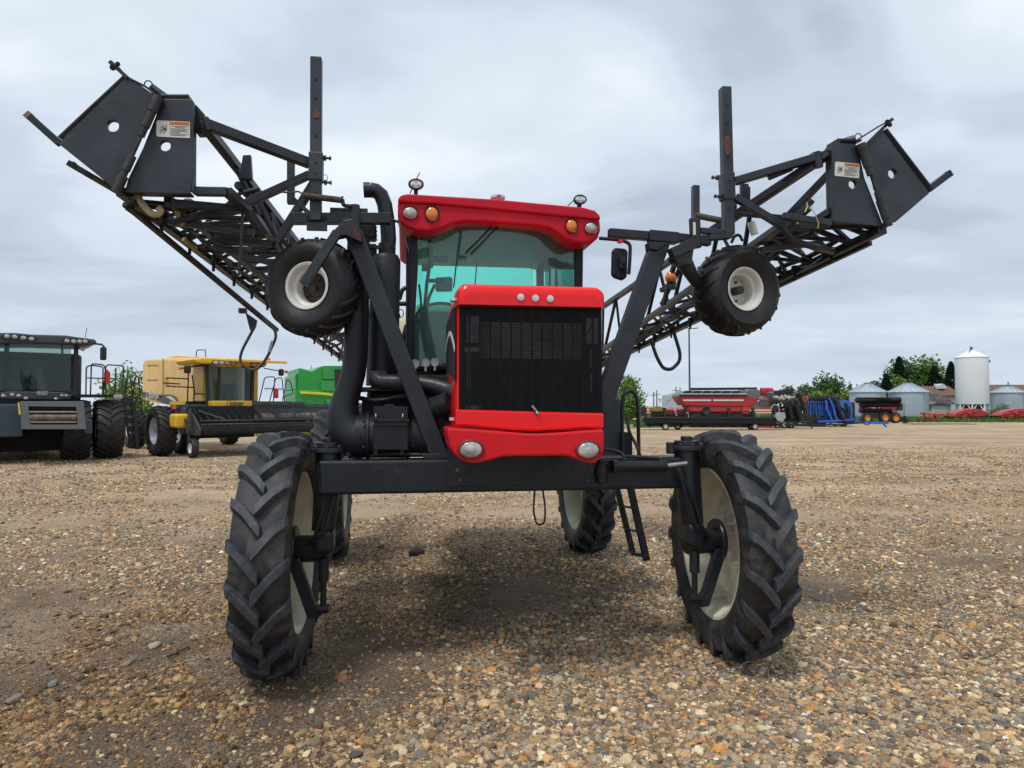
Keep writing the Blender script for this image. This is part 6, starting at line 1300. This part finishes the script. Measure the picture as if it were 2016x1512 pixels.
# blue cultivator
f,E=FT('folded_cultivator','blue folded cultivator with long black rollers','cultivator',1635,58,0); q=f.p
b=MB(); r9=random.Random(77)
for k in range(11): y=785+k*4.6; b.beam(q(1590,y,.4+.1*(k%3)),q(1646+r9.uniform(-10,8),y+r9.uniform(-1,1),.4),.07)
for k in range(14): x=1592+k*4.6; b.beam(q(x,r9.uniform(782,795),.3),q(x+r9.uniform(-2,3),r9.uniform(808,830),.3),.06)
for pts in([(1632,784),(1640,800),(1644,818),(1650,830)],[(1626,788),(1628,806),(1636,824),(1640,832)],[(1660,789),(1674,792),(1676,812),(1674,828)],[(1650,800),(1658,812),(1664,828)]):
    for i in range(len(pts)-1): b.beam(q(*pts[i],.0),q(*pts[i+1],.0),.16,.14)
b.prism([q(x,y,-.1) for x,y in((1652,789),(1672,789),(1674,800),(1664,806),(1655,800))],(0,.5,0)); b.beam(q(1610,830,0),q(1690,826,0),.18); b.beam(q(1700,832,-.5),q(1748,833,-.5),.25,.18); b.beam(q(1738,834,-.5),q(1748,843,-.5),.10)
b.beam(q(1676,826,0),q(1690,820,0),.08); b.build('frame',PB,E,bevel=.01)
b=MB()
for k in range(7): x=1592+k*9; b.prism([q(a_,c_,.1) for a_,c_ in((x,786),(x+3,781),(x+9,780),(x+8,784),(x+8,787))],(0,.6,0))
b.prism([q(x,y,.5) for x,y in((1590,780),(1632,779),(1640,785),(1636,790),(1592,790))],(0,1.4,0))
for x0,y0,x1,y1,r_ in((1645,787,1660,826,.16),(1664,794,1671,810,.15)): b.tube([q(x0,y0,-.1),q(x1,y1,-.1)],r_,12)
b.bb(q(1592,792,1.0),q(1670,832,2.2)); b.beam(q(1600,838,-.3),q(1706,832,-.3),.12); b.beam(q(1640,838,-.3),q(1720,830,-.4),.08); b.beam(q(1624,836,-.2),q(1624,845,-.2),.06)
for px,py,r_ in((1707,826,.45),(1673,824,.45)): b.lathe([(0,r_),(.04,r_),(.04,r_-.06),(0,r_-.06)],q(px,py,-.4),(0,1,0),20,closed=True)
for k in range(22): r8=random.Random(k+9); b.beam(q(1592+k*3.6,r8.uniform(800,815),.5),q(1594+k*3.6+r8.uniform(-5,5),r8.uniform(822,834),.3),.07)
b.build('roller_and_tines',M['hose'],E)
b=MB(); b.prism([q(x,y,.5) for x,y in((1627,783),(1634,780),(1646,783),(1652,790),(1640,792),(1630,790))],(0,1,0)); b.build('grey_end_cap',PGR,E)
b=MB(); b.beam(q(1626,834,-.35),q(1660,834,-.35),.06); b.build('chrome_bar',M['steel'],E)
for px in(1604,1618,1660): small_wheel(E,f,px,838,.4,.3,.4,M['hose'])
# red disc harrow
f,E=FT('disc_harrow','red folded disc harrow with rows of black discs in front of the grey bins','disc harrow',1732,70,0); q=f.p
b=MB()
for zy,x0,x1,n_,r_ in((788,1686,1770,30,.30),(797,1694,1768,26,.26),(809,1694,1752,24,.26)):
    for k in range(n_): c_=q(x0+(x1-x0)*k/(n_-1),zy,0); b.lathe([(-.02,.02),(.04,r_*.7),(.05,r_),(.03,r_*.7)],c_,(1,.15,0),16)
    b.cyl(q(x0-3,zy,0),q(x1+3,zy,0),.14,10)
b.tube([q(1684,788,-.1),q(1722,788,-.1)],.15,12); b.tube([q(1752,787,-.1),q(1770,787,-.1)],.17,12); b.build('disc_gang',mat('dark_discs',(.02,.02,.023),.5,.3,var=.4),E)
b=MB()
for x0,y0,x1,y1,w_ in((1700,784,1765,785,.2),(1710,790,1712,806,.2),(1722,790,1728,806,.2),(1740,788,1742,806,.2),(1734,804,1768,800,.3),(1748,798,1756,815,.25),(1766,798,1762,814,.2),(1754,814,1764,812,.25),(1702,800,1740,814,.15),(1690,805,1765,806,.15),(1715,806,1706,820,.2),(1742,808,1758,826,.2)): b.beam(q(x0,y0,.1),q(x1,y1,.1),w_)
b.build('frame',PR,E)
b=MB()
for x0,y0,x1,y1,w_ in((1692,803,1706,803,.15),(1705,816,1760,820,.6),(1752,826,1786,828,.2),(1778,820,1785,832,.25),(1760,820,1782,826,.15)): b.beam(q(x0,y0,.2),q(x1,y1,.2),w_)
b.box(q(1770,801,.1),(.5,.4,.7)); b.lathe([(0,.35),(.05,.38),(.05,.28),(0,.28)],q(1782,826,-.2),(0,1,0),18,closed=True); b.build('drawbar',M['hose'],E)
OR=paint('orange_hub',(.65,.28,.03))
for px,r_ in((1706,.52),(1741,.55),(1762,.52)): small_wheel(E,f,px,823,r_,.5,-.1,OR)
# hay rake and red mowers
f,E=FT('hay_rake','small red hay rake with curved cream tines on the grass edge','hay rake',1840,74,0); q=f.p
b=MB(); b.beam(q(1809,824,0),q(1850,819,0),.16); b.beam(q(1812,814,0),q(1876,819,0),.14); b.beam(q(1850,815,0),q(1876,815,0),.1); b.beam(q(1818,812,0),q(1822,826,0),.16); b.beam(q(1838,814,0),q(1842,824,0),.16); b.build('frame',PR,E)
b=MB()
for k in range(13): x=1813+k*4.2; c_=q(x,819,0); b.tube([c_+Vector((.10*k%.1,.0,0))+Vector((.42*math.cos(t_),0,.50*math.sin(t_))) for t_ in np.linspace(.4,2.9,8)],.03,5)
b.build('tines',mat('cream_tines',(.45,.33,.2),.6),E)
b=MB(); rails(f,b,[[(1845,818),(1846,810),(1866,810),(1868,822)]],.3,.05); b.beam(q(1858,820,.2),q(1880,822,.2),.1); b.build('rear_hoop',M['hose'],E)
for px in(1811,1826,1840): small_wheel(E,f,px,826,.22,.15,-.1,M['redpl'])
def mower(px,label):
    f,E=FT('disc_mower',label,'mower',px,76,0,'red mowers parked on the grass edge'); q=lambda x,y,v: f.p(px+(x-1912),y,v)
    b=MB(); b.prism([q(x,y,0) for x,y in((1878,818),(1886,812),(1900,807),(1918,804.5),(1932,806),(1944,812),(1946,817),(1930,820),(1905,821),(1880,821))],(0,1.6,0)); b.prism([q(x,y,-.3) for x,y in((1896,820),(1914,807),(1920,808),(1905,820),(1898,826))],(0,.4,0)); b.build('hood',PR,E,bevel=.03)
    b=MB(); b.prism([q(x,y,.05) for x,y in((1875,819),(1946,817),(1946,823),(1940,825),(1880,825),(1876,823))],(0,1.5,0)); b.beam(q(1896,826,-.3),q(1900,829,-.3),.15); b.build('skirt',M['hose'],E,bevel=.02)
    b=MB(); b.beam(q(1903,811,-.25),q(1912,815,-.3),.3,.12); b.beam(q(1886,815,-.03),q(1925,808,-.03),.08); b.build('cutter_arm',paint('pinkish_red',(.55,.08,.09)),E)
    small_wheel(E,f,px-20,824,.3,.2,.3,M['hose']); small_wheel(E,f,px+22,824,.3,.2,.3,M['hose'])
mower(1912,'red disc mower with a black skirt in front of the white hopper bin'); mower(2003,'red disc mower at the right edge, cut by the frame')
# grass strips, weed patch, bush, poles
def grass(name,x0,x1,y0,y1,n,hh,seed,key,lab):
    r=np.random.default_rng(seed); x=r.uniform(x0,x1,n); y=r.uniform(y0,y1,n); h=hh*(.5+r.random(n)); a=r.random(n)*6.28; w_=.05+.05*r.random(n); lx=r.normal(0,.25,n)*h; ly=r.normal(0,.25,n)*h
    b0=np.stack([x-np.cos(a)*w_,y-np.sin(a)*w_,np.zeros(n)-.01],1); b1=np.stack([x+np.cos(a)*w_,y+np.sin(a)*w_,np.zeros(n)-.01],1); tp=np.stack([x+lx,y+ly,h],1)
    V=np.stack([b0,b1,tp],1).reshape(-1,3); F=np.arange(3*n).reshape(n,3); me=bpy.data.meshes.new(name); me.from_pydata(V.tolist(),[],F.tolist()); me.materials.append(LEAF[key]); o=bpy.data.objects.new(name,me); COL.objects.link(o); tag(o,lab,'grass',kind='stuff')
grass('grass',34,90,73,100,30000,.42,1,'spring','green grass strip along the right side of the yard under the bins')
grass('grass',12,34,96,125,9000,.4,2,'bright','far green grass behind the folded machines')
grass('grass',-44,4,40,80,26000,.35,3,'bright','green grass behind the parked combines')
grass('grass',6,14,58,66,3500,.4,4,'bright','grass at the foot of the bright tree behind the strut')
gp=ground_at(1840,66); grass('weed_patch',gp.x-2.6,gp.x+3.4,gp.y-.8,gp.y+.8,1500,.05,5,'mid','flat dark green weed patch on the gravel')
gm2=mat('grassy_ground',(.05,.11,.02),.9,var=.3,vscale=2)
def patch(pts,nm):
    c=MB(); c.add([(x,y,.004) for x,y in pts],[tuple(range(len(pts)))]); tag(c.build(nm,gm2),kind='structure')
patch([(33,74),(140,74),(200,130),(8,130),(11,98),(32,96)],'grass_field'); patch([(-70,38),(4,52),(14,57),(14,66),(7,66),(0,130),(-120,130)],'grass_verge')
tree('bush','dead-looking scrubby bush in front of the patched bin at the right edge',1968,84,1.9,2.4,'pale',44,'round',1500,.07,0,group='scrub beside the bins')
tree('bush','small shrub at the foot of the patched bin',1952,85,.9,1.6,'mid',45,'round',500,.08,0,group='scrub beside the bins')
f,E=FT('street_lamp','tall thin teal yard light pole with two flat lamp heads','street lamp',1358,72,0); q=f.p; TL=mat('teal_pole_paint',(.02,.10,.15),.5)
b=MB(); a=q(1356.5,646,0); b.tube([(0,0,0),(a.x,0,a.z)],[.11,.08],10); b.build('pole',TL,E)
for s in(-1,1): b=MB(); b.beam((a.x,0,a.z),(a.x+s*.35,0,a.z-.02),.06,.05); b.box((a.x+s*.65,0,a.z-.02),(.55,.35,.07),ry=-s*R(6)); b.build('lamp_head',TL,E)
b=MB(); b.box((0,0,.4),(.5,.5,.8)); b.build('base',M['label'],E,bevel=.02)
for px,py,lb in((1287,771,'left wooden utility pole far behind the header'),(1293,768,'second wooden utility pole beside the first'),(1331,761,'utility pole above the blue-grey hopper bin'),(1339,763,'thin pole right of the hopper-bin pole')):
    f,E=FT('utility_pole',lb,'utility pole',px,140,0,'far utility poles'); h_=hgt_(py,140); b=MB(); b.tube([(0,0,0),(0,0,h_)],[.14,.09],8); b.build('pole',M['rust'],E); b=MB(); b.beam((-.8,0,h_-.8),(.8,0,h_-.8),.1); b.build('crossarm',M['rust'],E)
# a timber and a post on the far edge
c=MB(); a=ground_at(1228,56); c.box((a.x,a.y,.12),(1.4,.3,.24)); tag(c.build('timber',mat('pale_timber',(.45,.42,.33),.8)),'pale timber lying at the yard edge left of the header','timber')
